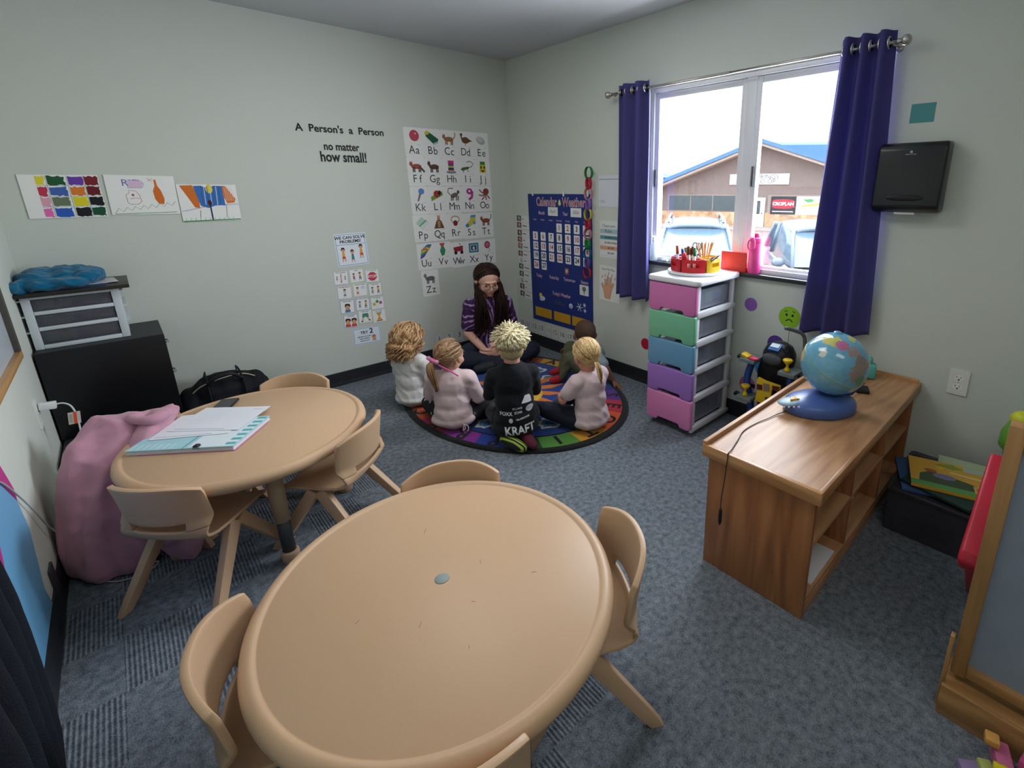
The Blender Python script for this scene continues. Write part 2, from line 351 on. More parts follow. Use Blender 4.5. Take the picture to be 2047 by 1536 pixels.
fs.build('soffit', MFAS, bl)
ST = stonemat()
MB().bb(-7.95, -1.15, -.12, 0, 0, fz(-.46)).build('stone_base', ST, bl); MB().bb(.12, 7.65, -.12, 0, 0, fz(-.46)).build('stone_base', ST, bl)
MDG = M('39484e', .15, .6)
wv = MB().bb(-7.15, -1.9, -.06, 0, fz(-.44), fz(.74)).build('window', M('8f8378', .7), bl)
for a, c in ((-7.08, -5.4), (-5.32, -3.7), (-3.62, -2.0)): MB().bb(a, c, -.09, -.05, fz(-.38), fz(.68)).build('pane', MDG, wv)
dr = MB().bb(-1.06, .06, -.07, 0, 0, fz(.55)).build('door', M('dfe3e6', .6), bl)
MB().bb(-.75, -.25, -.1, -.06, fz(-.55), fz(.35)).build('door_glass', MDG, dr); MB().ell((-.1, -.12, 1.0), (.05, .05, .05), n=8, m=6).build('door_knob', MVD, dr)
wv = MB().bb(.24, 4.4, -.06, 0, fz(-.5), fz(.74)).build('window', M('8f8378', .7), bl)
cs = Cv(4.0, .70, 'e9edf2', th=.05); cs.text('SPRINGS', .625, .70, .44, '1c2448'); cs.text('S CO-OP', .58, .27, .42, '1c2448')
o = cs.lay('store_sign', (-.5, -.03, fz(1.79)), (PI/2, 0, 0), bl)
cs = Cv(1.62, 1.18, '22282d', th=.05); cs.poly([(.06, .42), (.06, .74), (.16, .82), (.5, .85), (.84, .82), (.94, .74), (.94, .42), (.84, .34), (.5, .31), (.16, .34)], 'c8283a')
cs.text('CROPLAN', .5, .58, .30, 'ffffff', True); cs.rect(.08, .13, .92, .18, 'd8d8d8')
cs.lay('crop_sign', (1.27, -.09, fz(.06)), (PI/2, 0, 0), bl)
cs = Cv(1.95, 1.18, 'eef0ea', th=.05); cs.poly([(.2, .85), (.5, .88), (.56, .74), (.36, .66)], '4d9a5a'); cs.poly([(.15, .52), (.8, .68), (.82, .56), (.2, .42)], 'd9b34a'); cs.text('VALLEY SPRINGS', .5, .2, .2, '55606a')
cs.lay('supply_sign', (3.08, -.09, fz(.06)), (PI/2, 0, 0), bl)
MB().bb(-12, 12, -3.2, -.2, -.02, .10).build('sidewalk', MCON, None)
o = bpy.data.objects['sidewalk']; o.matrix_world = bl.matrix_basis; struct(o)
# neighbour building behind and a tree
b2 = root('far_building', 'pale blue roofed building behind the brown store', 'building', (30, 27, G), fang)
MB().bb(-9, 3, 0, 8, 0, 3.6).build('wall', M('9aa0a6', .9), b2); MB().prism([(-9.5, 3.6), (3.5, 3.6), (-3, 5.0)], (0, -.5, 0), (1, 0, 0), (0, 0, 1), (0, 9, 0)).build('roof', MROOF, b2)
tr = root('tree', 'pale green tree top beyond the store roof', 'tree', (52, 12, G))
MB().tube([(0, 0, 0), (.2, 0, 3), (0, .2, 6)], [.35, .28, .12], 8).build('trunk', M('6f6256', .9), tr)
t = MB(); rr = random.Random(3)
for k in range(26): t.ell((rr.uniform(-2.2, 2.2), rr.uniform(-2.2, 2.2), 6.3+rr.uniform(-1.8, 2.0)), (rr.uniform(.6, 1.1),)*3, n=8, m=6)
t.build('crown', M('7d9a6c', .9, bump=1, bscale=4, var=.3, vscale=3), tr)
# ---- cars ----
def car(lab, loc, rz, paint, rails):
    r = root('car', lab, 'car', loc, rz)
    MP = M(paint, .25, .5, coat=.5); MDK = M('20252a', .3); MWG = M('5c7484', .08, .8)
    # local: +y is the front, width along x
    sec = [(-2.2, .45, .95, .80), (-2.1, .35, 1.05, .86), (-1.0, .3, 1.08, .90), (.6, .3, 1.06, .90), (1.5, .32, .98, .87), (2.1, .4, .82, .80), (2.25, .5, .7, .70)]
    b_ = MB(); V = []; F = []
    for y, z0, z1, hw in sec:
        ring_ = [(-hw*.92, z0), (-hw, z0+.15), (-hw, z1-.2), (-hw*.93, z1-.03), (-hw*.5, z1), (hw*.5, z1), (hw*.93, z1-.03), (hw, z1-.2), (hw, z0+.15), (hw*.92, z0)]
        V += [(x, y, z) for x, z in ring_]
    n = 10
    for i in range(len(sec)-1):
        for k in range(n): k2 = (k+1) % n; F.append((i*n+k, i*n+k2, (i+1)*n+k2, (i+1)*n+k))
    F += [tuple(range(n)), tuple((len(sec)-1)*n+k for k in range(n))[::-1]]
    b_.add(V, F, 0, True); b_.build('body', MP, r, sub=1)
    g = MB(); V = []; F = []
    cs_ = [(-2.05, 1.02, 1.05, .78, .78), (-1.75, 1.0, 1.62, .82, .66), (-.6, 1.0, 1.72, .84, .68), (.35, 1.0, 1.66, .84, .66), (1.25, 1.0, 1.02, .80, .78)]
    for y, z0, z1, w0, w1 in cs_: V += [(-w0, y, z0), (-w1, y, z1), (w1, y, z1), (w0, y, z0)]
    for i in range(4):
        for k in range(4): k2 = (k+1) % 4; F.append((i*4+k, i*4+k2, (i+1)*4+k2, (i+1)*4+k))
    g.add(V, F, 0, False); g.build('cabin_glass', MWG, r, bevel=.05, seg=2)
    rf_ = MB(); rf_.grid(lambda u, v: ((u-.5)*1.36, -1.85+v*2.3, 1.66+.09*math.sin(PI*v)-.10*(2*u-1)**4), 8, 8); rf_.build('roof', MP, r, solid=.06)
    for s_ in (-1, 1):
        p = MB().tube([(s_*.80, 1.28, 1.0), (s_*.66, .38, 1.68)], .04, 6).tube([(s_*.83, -1.0, 1.02), (s_*.68, -.95, 1.7)], .05, 6).tube([(s_*.80, -2.0, 1.04), (s_*.66, -1.72, 1.64)], .06, 6); p.build('pillar', MP, r)
        MB().ell((s_*1.0, .95, 1.06), (.13, .07, .09), n=10, m=6).build('mirror', MP, r)
        if rails: MB().tube([(s_*.6, -1.5, 1.72), (s_*.6, -1.35, 1.82), (s_*.6, 0, 1.82), (s_*.6, .2, 1.72)], .028, 6).build('roof_rail', M('8b9299', .3, metal=.6), r)
        for y in (-1.4, 1.45):
            wl = MB().lathe([(.0, -.1), (.3, -.1), (.34, -.06), (.34, .06), (.3, .1), (0, .1)], (s_*.82, y, .34), n=20, axis='x').build('wheel', MDK, r)
            MB().lathe([(0, 0), (.2, 0), (.2, .02), (0, .03)], (s_*.92, y, .34), n=14, axis='x').build('hub_cap', M('b8bcc0', .3, metal=.7), wl)
    wsd = MB().bb(-.7, .7, 2.2, 2.27, .62, .75); wsd.build('grille', MDK, r)
    return r
hd = math.atan2(-.569, -.822)-PI/2
ap = MB().bb(.6, 11.5, -14, 16, G, G+.4).build('parking_lot', MG); struct(ap)
car('silver blue SUV with roof rails parked outside the left window pane', (6.82, 2.63, G+.4), hd, '5f7890', True)
car('silver blue car parked outside the right window pane beside the SUV', (7.83, .17, G+.4), hd, '5f7288', False)
# ================= TABLES AND CHAIRS =================
TAN = M('c9a684', .42, .4, bump=.06, bscale=500, var=.02, vscale=5); TANL = M('b99f7f', .4, .4); MDL = M('3b4044', .45, .5); MBTN = M('8f9a98', .5)
def table(lab, loc, button):
    r = root('kids_table', lab, 'table', loc)
    R_ = .43; t = .455; sy = 1.05
    pr = [(.001, t-.0315), (.385, t-.0315), (.39, t-.045), (.412, t-.046), (.424, t-.038), (.430, t-.024), (.427, t-.011), (.418, t-.002), (.408, t+.0015), (.400, t+.001), (.3965, t-.0022), (.3925, t-.0022), (.389, t-.0005), (.0005, t-.0005)]
    MB().lathe(pr, n=96, sy=sy).build('tabletop', TAN, r)
    if button: MB().lathe([(.0005, t+.0006), (.017, t+.0006), (.0185, t-.0004)][::-1], n=32).build('center_cap', MBTN, r)
    for dx, dy in ((0, -.335), (.31, 0), (0, .335), (-.31, 0)):
        tx, ty = dx*.86, dy*.86
        P = lambda k: (tx+(dx-tx)*k, ty+(dy-ty)*k, .43*(1-k))
        lg = MB().tube([P(0), P(.08), P(.60), P(.602)], [.031, .029, .0275, .024], 20).build('leg', TANL, r)
        MB().tube([P(.55), P(.92)], .0235, 20).build('inner_tube', MDL, lg)
        MB().lathe([(.001, 0), (.028, 0), (.0315, .004), (.0315, .042), (.029, .046), (.024, .046)], P(1), 20).build('foot_cap', M('bf9f84', .5), lg)
    return r
T1 = table('near plastic kids table with a grey centre cap, nothing on it', (-2.168, -2.715, 0), True)
T2 = table('plastic kids table holding the papers and phone', (-2.345, -1.395, 0), False)
MSC = M('8f7358', .6)
for x, y, a, l in ((-.10, -.09, .8, .018), (.02, -.12, 2.2, .010), (.10, -.02, 1.2, .014), (-.20, .02, .4, .012), (-.05, -.22, 1.0, .008), (.05, .20, .9, .022), (.18, -.15, 2.6, .012)):
    o = MB().box((x, y, .4548), (l, .0012, .0003), RZ(a)).build('scuff_mark', MSC, T1)
def chair_proto(lab):
    r = root('kids_chair', lab, 'chair')
    W2 = .150
    prof = [(.150, .236), (.146, .250), (.125, .259), (.05, .256), (-.04, .252), (-.095, .254), (-.128, .264), (-.150, .285), (-.160, .312), (-.166, .345), (-.173, .395), (-.182, .45), (-.190, .498)]
    ds = [0]
    for a, b_ in zip(prof, prof[1:]): ds.append(ds[-1]+math.dist(a, b_))
    def pf(s_):
        s_ = max(0, min(1, s_))*ds[-1]
        for i in range(len(ds)-1):
            if s_ <= ds[i+1]+1e-9:
                k = (s_-ds[i])/(ds[i+1]-ds[i]); return prof[i][0]+(prof[i+1][0]-prof[i][0])*k, prof[i][1]+(prof[i+1][1]-prof[i][1])*k
        return prof[-1]
    sb = ds[8]/ds[-1]; sc_ = ds[9]/ds[-1]
    def surf(u, v, v0, v1):
        q = v0+(v1-v0)*v; y, z = pf(q); x = 2*u-1
        back = max(0, min(1, (z-.27)/.08)); seat = 1-back
        hw = W2*(1-.10*max(0, (q-.0) < .08)*(1-q/.08 if q < .08 else 0))*(1+.06*back)
        top = max(0, (q-.9)/.1)
        yy = y+back*(.062*abs(x)**2.2); zz = z+seat*(.018*abs(x)**3)-top*.030*abs(x)**3
        return Vector((x*hw, yy, zz))
    sh = MB().grid(lambda u, v: surf(u, v, 0, sb), 20, 26); sh.build('seat', TAN, r, solid=.012, bevel=.004, seg=2)
    bk = MB().grid(lambda u, v: surf(u, v, sb, sc_), 20, 3, skip=lambda u, v: .2 < u < .8)
    bk.grid(lambda u, v: surf(u, v, sc_, 1), 20, 12); bk.build('backrest', TAN, r, solid=.017, bevel=.004, seg=2)
    for sx_ in (-1, 1):
        for sy_ in (-1, 1):
            top = Vector((sx_*.128, .0+sy_*.012, .250)); foot = Vector((sx_*.168, sy_*.185+(-.01 if sy_ < 0 else 0), .0)); m_ = MB()
            d = (foot-top); k = 6; V = []; F = []
            for i in range(k+1):
                t_ = i/k; c = top+d*t_; w1 = .024-.006*t_; w2 = .0155-.003*t_
                ax = Vector((0, 1, 0)); ax = (ax-d.normalized()*ax.dot(d.normalized())).normalized(); bx = d.normalized().cross(ax)
                if i == k: ax = Vector((0, 1, 0))
                for a_, b2_ in ((-1, -1), (1, -1), (1, 1), (-1, 1)):
                    p = c+ax*a_*w1+bx*b2_*w2
                    if i == k: p.z = 0
                    V.append(p)
            for i in range(k):
                for q in range(4): F.append((i*4+q, i*4+(q+1) % 4, (i+1)*4+(q+1) % 4, (i+1)*4+q))
            F += [(0, 1, 2, 3), (k*4+3, k*4+2, k*4+1, k*4)]
            m_.add(V, F, 0, True); m_.build('leg', TAN, r, bevel=.004, seg=2)
    br = MB().box((0, .0, .246), (.25, .03, .014)).build('cross_bar', TAN, r, bevel=.004)
    return r
ch0 = chair_proto('x')
BACKY = .165
chairs = [  # back centre x, y, facing direction towards the table centre, label
 (-1.925, -2.315, T1, 'plastic kids chair at the near table, on the side towards the rug'),
 (-1.735, -2.975, T1, 'plastic kids chair on the right side of the near table'),
 (-2.628, -2.560, T1, 'plastic kids chair on the left side of the near table'),
 (-2.395, -3.130, T1, 'plastic kids chair at the very bottom edge of the photo'),
 (-2.690, -1.715, T2, 'plastic kids chair in front of the pink jacket, back turned to us'),
 (-2.010, -1.765, T2, 'plastic kids chair on the right side of the table with papers'),
 (-2.075, -.985, T2, 'plastic kids chair against the back wall behind the table with papers'),
 (-2.690, -1.040, T2, 'plastic kids chair under the pink jacket')]
for i, (x, y, T, lab) in enumerate(chairs):
    c = ch0 if i == 0 else copy_tree(ch0)
    d = Vector((T.location.x-x, T.location.y-y)).normalized(); a = math.atan2(d.y, d.x)-PI/2
    place(c, (x+d.x*BACKY, y+d.y*BACKY, 0), a); tag(c, lab, 'chair', 'plastic chairs around the two tables')
# ================= OAK SHELF (low media bench against the window wall) =================
OAK = wood('oak_x', '9c6c45', 'c99b70', 0, .42); OAKY = wood('oak_y', 'a5703f', 'd8a676', 1, .33); OAKZ = wood('oak_z', '8d5833', 'b67a4c', 2, .4); OAKD = wood('oak_inner', '7c4a2b', '9f6740', 0, .45)
bn = root('oak_bench', 'low oak shelf unit with a raised lip, under the globe', 'shelf', (0, 0, 0))
BX0, BX1, BY0, BY1, BZ = -1.195, -.012, -3.275, -2.885, .50
MB().bb(BX0, BX0+.02, BY0, BY1, 0, BZ).build('side_panel', OAKZ, bn, bevel=.002); MB().bb(BX1-.02, BX1, BY0, BY1, 0, BZ).build('side_panel', OAKZ, bn, bevel=.002)
MB().bb(BX0+.02, BX1-.02, BY1-.008, BY1, 0, BZ).build('back_panel', OAKD, bn)
MB().bb(BX0+.02, BX1-.02, BY0+.004, BY1-.008, .05, .068).build('shelf', OAK, bn, bevel=.001)
MB().bb(BX0+.02, BX1-.02, BY0+.006, BY1-.008, .265, .283).build('shelf', OAK, bn, bevel=.001)
MB().bb(BX0+.02, BX1-.02, BY0+.002, BY0+.02, 0, .05).build('kick_board', OAK, bn)
for x in (-.80, -.405): MB().bb(x-.009, x+.009, BY0+.006, BY1-.008, .068, .265).build('divider', OAKZ, bn, bevel=.001); MB().bb(x-.009, x+.009, BY0+.006, BY1-.008, .283, BZ).build('divider', OAKZ, bn, bevel=.001)
MB().bb(BX0-.012, BX1, BY0-.012, BY1+.006, BZ, BZ+.008).build('top', OAK, bn)
for x0, x1, y0, y1, hh in ((BX0-.02, BX1, BY1+.002, BY1+.018, .026), (BX0-.022, BX0-.006, BY0-.02, BY1+.018, .0125), (BX0-.006, BX1, BY0-.02, BY0-.006, .0105), (BX1-.014, BX1, BY0-.006, BY1+.002, .026)):
    MB().bb(x0, x1, y0, y1, BZ-.034, BZ+hh).build('trim_strip', OAKY if abs(x1-x0) < .1 else OAK, bn, bevel=.002)
tag(MB().bb(-.93, -.80, -3.268, -3.02, .07, .082).bb(-.78, -.60, -3.25, -3.03, .07, .076).build('white_paper', M('d9dbde', .6)), 'white paper lying on the lower shelf of the oak unit', 'paper')
bpy.data.objects['white_paper'].data.name = 'p'
bk = root('basket', 'small pale basket with a handle on the lower shelf of the oak unit', 'basket', (-.62, -3.16, .068))
MB().lathe([(.001, 0), (.055, 0), (.07, .09), (.073, .095), (.066, .095), (.052, .006), (.001, .006)], n=24).build('bowl', M('b9b8a8', .5), bk)
MB().tube([(-.07, 0, .09), (-.06, 0, .14), (0, 0, .165), (.06, 0, .14), (.07, 0, .09)], .005, 8).build('handle', M('d9d9cf', .5), bk)
# white_paper is two sheets: keep only one
bpy.data.objects.remove(bpy.data.objects['white_paper'])
tag(MB().bb(-1.10, -.88, -3.262, -3.04, .0685, .076).build('paper_stack', M('d9dbde', .6), bevel=.001), 'stack of white paper on the bottom shelf of the oak unit', 'paper')
# ================= DRAWER CART =================
MWP = M('dfe1e6', .35, .45); MCL = glassy('clear_drawer', (.86, .88, .93, 1), .12, .15, 'aab0bd', .28)
ct = root('drawer_cart', 'tall white plastic cart with five pastel drawers under the window', 'drawer cart')
cx0, cx1, cy0, cy1 = -.425, -.045, -2.300, -1.985
def rrect(x0, x1, y0, y1, r, n=5):
    P = []
    for ax, ay, a0 in ((x1-r, y1-r, 0), (x0+r, y1-r, 90), (x0+r, y0+r, 180), (x1-r, y0+r, 270)):
        for k in range(n+1): a = math.radians(a0+90*k/n); P.append((ax+r*math.cos(a), ay+r*math.sin(a)))
    return P
MB().prism(rrect(-.465, -.022, -2.325, -1.965, .035), (0, 0, .90), (1, 0, 0), (0, 1, 0), (0, 0, .032)).build('lid', MWP, ct, bevel=.009, seg=3)
for y in (cy0+.012, cy1-.012):
    for x in (cx0+.012, cx1-.014): MB().box((x, y, .46), (.030, .020, .88)).build('post', MWP, ct, bevel=.004)
zs = [.900, .733, .566, .399, .232, .045]
cols = ['cf74b0', '74bd97', '659bbf', '9c72c4', 'dd86bd']; nm_ = ['pink', 'mint green', 'blue', 'purple', 'light pink']
for y in (cy0+.010, cy1-.010):
    for z in zs[1:]: MB().prism([(cx0, z-.018), (cx1+.012, z-.018), (cx1+.020, z+.004), (cx1-.01, z+.018), (cx0, z+.018)], (0, y-.013, 0), (1, 0, 0), (0, 0, 1), (0, .026, 0)).build('rail', MWP, ct, bevel=.004)
MB().bb(cx1-.012, cx1, cy0+.02, cy1-.02, .045, .90).build('back_panel', MWP, ct); 
rr = random.Random(11)
for i in range(5):
    z1, z0 = zs[i]-.004, zs[i+1]+.002; w_ = .165; yc = (cy0+cy1)/2; ww = .162
    out = .012*(1-i/5)
    P = [(-ww+.0, z0+.006), (-ww, z1), (ww, z1), (ww, z0+.006), (ww-.02, z0-.006), (.085, z0-.006), (.075, z0+.016), (-.075, z0+.016), (-.085, z0-.006), (-ww+.02, z0-.006)]
    d = MB().prism(P, (cx0-.032, yc, 0), (0, 1, 0), (0, 0, 1), (.030, 0, 0)).build('drawer', M(cols[i], .35, .45, var=.02), ct, bevel=.008, seg=3); d['label'] = nm_[i]+' drawer'
    bx = MB(); a0, a1 = cy0+.026, cy1-.026; x0, x1 = cx0+.004, cx1-.03; zb, zt = z0+.02, z1-.03
    bx.bb(x0, x1, a0, a1, zb, zb+.003); bx.bb(x0, x1, a0, a0+.003, zb+.003, zt); bx.bb(x0, x1, a1-.003, a1, zb+.003, zt); bx.bb(x1-.003, x1, a0+.003, a1-.003, zb+.003, zt)
    bx.build('bin', MCL, d)
    for q in range(3):
        c = ['4a6f95', '8694a4', '46505e', '6c7480', '3d4148'][(i+q) % 5]
        if i == 0: c = ['3f7fb8', '6fb0a8', '5b90c0'][q]
        MB().box((x0+.09+q*.1, yc+rr.uniform(-.02, .02), zb+.035+rr.uniform(0, .02)), (.085, .20, .06+.03*rr.random()), RZ(rr.uniform(-.2, .2))).build('stored_item', M(c, .6), d, bevel=.006)
# ================= GLOBE =================
gl = root('globe', 'light blue desk globe on an electronic blue base, on the oak shelf', 'globe', (-.640, -3.045, .508), math.radians(-40))
BLU = M('4a66a6', .35, .5, var=.05); 
def base_poly(k, n=40):
    P = []
    for i in range(n):
        a = 2*PI*i/n; rx = .150*(1+.10*math.cos(a)); x = rx*math.cos(a); y = .105*math.sin(a)*(1+.12*math.cos(a)); 
        P.append((x*k, y*k))
    return P
V = []; F = []; n = 40
for k, z, tl in ((.94, 0, 0), (1.0, .006, 0), (1.01, .030, .1), (.96, .046, .2), (.80, .058, .3), (.5, .066, .3), (.02, .070, .3)):
    V += [(x, y, z+tl*x*.12) for x, y in base_poly(k)]
for i in range(6):
    for k in range(n): F.append((i*n+k, i*n+(k+1) % n, (i+1)*n+(k+1) % n, (i+1)*n+k))
F.append(tuple(range(n-1, -1, -1)))
b_ = MB(); b_.add(V, F, 0, True); b_.build('base', BLU, gl)
def gpos(wx, wy): return Matrix.Rotation(math.radians(40), 3, 'Z') @ Vector((wx+.640, wy+3.045, 0))
gc = gpos(-.575, -3.075); gc.z = .198
MB().tube([(gc.x, gc.y, .055), (gc.x, gc.y, .075)], [.050, .034], 20).tube([(gc.x+.01, gc.y, .06), (gc.x+.09, gc.y, .065), (gc.x+.14, gc.y, .11)], [.02, .014, .01], 10).build('neck', M('2e4478', .4), gl)
m, nt, b, N, L = nodemat('globe_map'); tc = N('ShaderNodeTexCoord'); mp = N('ShaderNodeMapping'); mp.inputs['Rotation'].default_value = (.5, .3, 1.9)
nz = N('ShaderNodeTexNoise'); nz.inputs['Scale'].default_value = 8.5; nz.inputs['Detail'].default_value = 4; nz.inputs['Roughness'].default_value = .5
cr = N('ShaderNodeValToRGB'); e = cr.color_ramp; e.interpolation = 'CONSTANT'; e.elements[0].color = lin('6fb0cc'); e.elements[0].position = 0; e.elements[1].position = .60; e.elements[1].color = lin('b8a48e')
n2 = N('ShaderNodeTexNoise'); n2.inputs['Scale'].default_value = 9; cr2 = N('ShaderNodeValToRGB'); e2 = cr2.color_ramp; e2.interpolation = 'CONSTANT'; e2.elements[0].color = lin('c9bf5a'); e2.elements[1].color = lin('9a8a7c'); e2.elements[1].position = .45; q = e2.elements.new(.58); q.color = lin('c87c9c')
mp.inputs['Rotation'].default_value = (.5, .3, -.7); L(tc.outputs['Object'], mp.inputs[0]); L(mp.outputs[0], nz.inputs['Vector']); L(mp.outputs[0], n2.inputs['Vector'])
g1 = N('ShaderNodeMath'); g1.operation = 'GREATER_THAN'; g1.inputs[1].default_value = .595; L(nz.outputs[0], g1.inputs[0]); L(n2.outputs[0], cr2.inputs[0])
sea = N('ShaderNodeMix'); sea.data_type = 'RGBA'; n3 = N('ShaderNodeTexNoise'); n3.inputs['Scale'].default_value = 60; L(tc.outputs['Object'], n3.inputs['Vector']); sea.inputs[6].default_value = lin('5f9fbf'); sea.inputs[7].default_value = lin('7ab8d0'); L(n3.outputs[0], sea.inputs[0])
mx = N('ShaderNodeMix'); mx.data_type = 'RGBA'; L(g1.outputs[0], mx.inputs[0]); L(sea.outputs[2], mx.inputs[6]); L(cr2.outputs[0], mx.inputs[7]); L(mx.outputs[2], b.inputs['Base Color'])
gp_ = N('ShaderNodeVectorMath'); gp_.operation = 'NORMALIZE'; L(tc.outputs['Object'], gp_.inputs[0]); last = sea.outputs[2]
for d_, rad_, c_ in (((-.37, -.33, .87), .20, 'c9c060'), ((-.29, -.50, .82), .13, 'b8c070'), ((.25, -.31, .92), .16, 'b9c078'), ((-.18, -.62, .77), .16, 'c0709c'), ((.09, -.79, .61), .22, 'a88c88'), ((.28, -.92, .26), .30, '8f8078'), ((.15, -.99, .03), .26, '9a8a80'), ((.40, -.88, -.27), .20, '5f9a72'), ((-.69, -.47, .55), .09, 'd8dccc'), ((-.35, -.86, .37), .05, '9ac070'), ((-.8, .5, .2), .4, 'c9b070'), ((.7, .6, .3), .5, 'a8bf78')):
    dp_ = N('ShaderNodeVectorMath'); dp_.operation = 'DOT_PRODUCT'; dp_.inputs[1].default_value = Vector(d_).normalized(); L(gp_.outputs[0], dp_.inputs[0])
    a1 = N('ShaderNodeMath'); a1.operation = 'MULTIPLY_ADD'; a1.inputs[1].default_value = .16*rad_/.2; L(nz.outputs['Fac'], a1.inputs[0]); L(dp_.outputs['Value'], a1.inputs[2])
    a2 = N('ShaderNodeMath'); a2.operation = 'GREATER_THAN'; a2.inputs[1].default_value = math.cos(rad_)+.08*rad_/.2; L(a1.outputs[0], a2.inputs[0])
    mx = N('ShaderNodeMix'); mx.data_type = 'RGBA'; mx.inputs[7].default_value = lin(c_); L(a2.outputs[0], mx.inputs[0]); L(last, mx.inputs[6]); last = mx.outputs[2]
L(last, b.inputs['Base Color'])
nz.inputs['Scale'].default_value = 22
b.inputs['Roughness'].default_value = .12; b.inputs['Coat Weight'].default_value = .4
bl_ = MB().ell((0, 0, 0), (.131, .131, .131), n=64, m=40).build('ball', m, gl); bl_.location = gc
MB().lathe([(.1312, -.0012), (.1322, -.001), (.1322, .001), (.1312, .0012)], n=64, rot=RX(.45) @ RY(.3)).build('equator_line', M('8fae62', .4), bl_)
MB().ell((0, 0, .130), (.018, .018, .008), RX(.3), n=16, m=8).build('pole_cap', M('5f9fbf', .3), bl_)
sp_ = gpos(-.735, -2.975)
pan = MB().ell((sp_.x, sp_.y, .046), (.052, .040, .010), RY(-.12), n=24, m=8).build('control_pad', M('8aa7b8', .4), gl)
MB().prism([(-.02, -.014), (.024, -.010), (.0, .022)], (sp_.x+.012, sp_.y, .053), (1, 0, 0), (0, 1, 0), (0, 0, .010)).build('yellow_button', M('e0a83a', .4), gl, bevel=.003)
for k in range(4): MB().ell((sp_.x-.045+.018*k, sp_.y-.040-.006*k, .042+.002*k), (.005, .004, .004), n=10, m=6).build('button', M('d8d8e0', .3), gl)
# stylus and its wire
wire = root('stylus', 'black stylus pen hanging on its thin wire over the end of the oak shelf', 'stylus', (0, 0, 0))
pts = [(-.765, -2.975, .520), (-.80, -2.955, .513), (-.86, -2.945, .512), (-.93, -2.930, .511), (-1.02, -2.925, .511), (-1.10, -2.945, .511), (-1.18, -2.965, .513), (-1.2175, -2.972, .516), (-1.2215, -2.975, .505), (-1.222, -2.972, .46), (-1.222, -2.968, .40), (-1.222, -2.962, .33), (-1.222, -2.962, .285)]
def smooth_pts(P, k=4):
    P = [Vector(p) for p in P]; out = []
    for i in range(len(P)-1):
        a, b2, c, d = P[max(i-1, 0)], P[i], P[i+1], P[min(i+2, len(P)-1)]
        for j in range(k):
            t = j/k; out.append(.5*((2*b2)+(-a+c)*t+(2*a-5*b2+4*c-d)*t*t+(-a+3*b2-3*c+d)*t**3))
    return out+[P[-1]]
MB().tube(smooth_pts(pts), .0018, 6).build('wire', M('23262b', .5), wire)
MB().tube([(-1.222, -2.962, .290), (-1.222, -2.962, .28), (-1.222, -2.962, .235), (-1.222, -2.962, .22)], [.003, .006, .007, .003], 12).build('pen', M('15171a', .4), wire)
# ================= CURTAINS =================
MCU = M('54508a', .85, .1, bump=.3, bscale=900, trans=.22, var=.05); MNI = M('b9b6ae', .25, .6, metal=.8); MSI = M('c9c9cc', .2, .6, metal=.9)
rod = root('curtain_rod', 'brushed nickel curtain rod with ball finials above the window', 'curtain rod', (0, 0, 0))
MB().tube([(-.08, -1.315, 2.008), (-.08, -2.2, 2.008)], .0085, 14).build('rod', MNI, rod); MB().tube([(-.08, -2.1, 2.008), (-.08, -3.00, 2.008)], .0068, 14).build('rod', MNI, rod)
for y, s_ in ((-1.315, 1), (-3.0, -1)):
    MB().lathe([(.001, -.024), (.012, -.024), (.012, -.014), (.007, -.011), (.011, -.006), (.019, .0), (.023, .010), (.021, .020), (.012, .028), (.001, .031)], (-.08, y+s_*.02, 2.008), 20, axis='y', rot=None if s_ > 0 else RZ(PI) ).build('finial', MNI, rod)
for y in (-1.345, -2.985): MB().tube([(-.0005, y, 2.0), (-.05, y, 2.0), (-.08, y, 1.998)], .006, 10).lathe([(.001, 0), (.02, 0), (.02, .004), (.001, .004)], (-.0045, y, 2.0), 16, axis='x').build('bracket', MNI, rod)
def curtain(lab, ya, yb, yc, yd, ztop, zb0, zb1, folds, amp, ph, hem=.03):
    r = root('curtain', lab, 'curtain', (0, 0, 0))
    def f(u, v):
        y = (ya+(yb-ya)*u)*(1-v)+(yc+(yd-yc)*u)*v
        z = ztop+(zb0+(zb1-zb0)*u-ztop)*v
        a = amp*(.8+.35*v)*(1+.25*noise.noise(Vector((u*4, v*1.5, ph))))
        w_ = math.sin(2*PI*folds*u+ph+.5*noise.noise(Vector((v*1.3, ph, u*2))))
        x = -.08+a*w_+.006*noise.noise(Vector((u*14, v*3, ph)))
        y += .012*math.cos(2*PI*folds*u*1.0+ph+1.2)*v
        return Vector((min(x, -.022), y, z+.006*math.sin(2*PI*folds*u+ph)*(v > .98)))
    MB().grid(f, 110, 60).build('fabric', MCU, r, solid=.003)
    for k in range(int(folds*2)):
        u = (k+.5)/(folds*2); y = ya+(yb-ya)*u
        MB().lathe([(.019, -.0035), (.026, -.0035), (.0275, 0), (.026, .0035), (.019, .0035), (.0175, 0), (.019, -.0035)], (-.08, y, 2.008), 20, axis='y').build('grommet', MSI, r)
    return r
curtain('narrow indigo curtain panel left of the window', -1.375, -1.640, -1.360, -1.665, 2.055, .655, .655, 2.5, .030, .4)
curtain('wide indigo curtain panel right of the window, beside the paper towel dispenser', -2.765, -2.985, -2.70, -3.035, 2.060, .66, .70, 3, .034, 2.0)
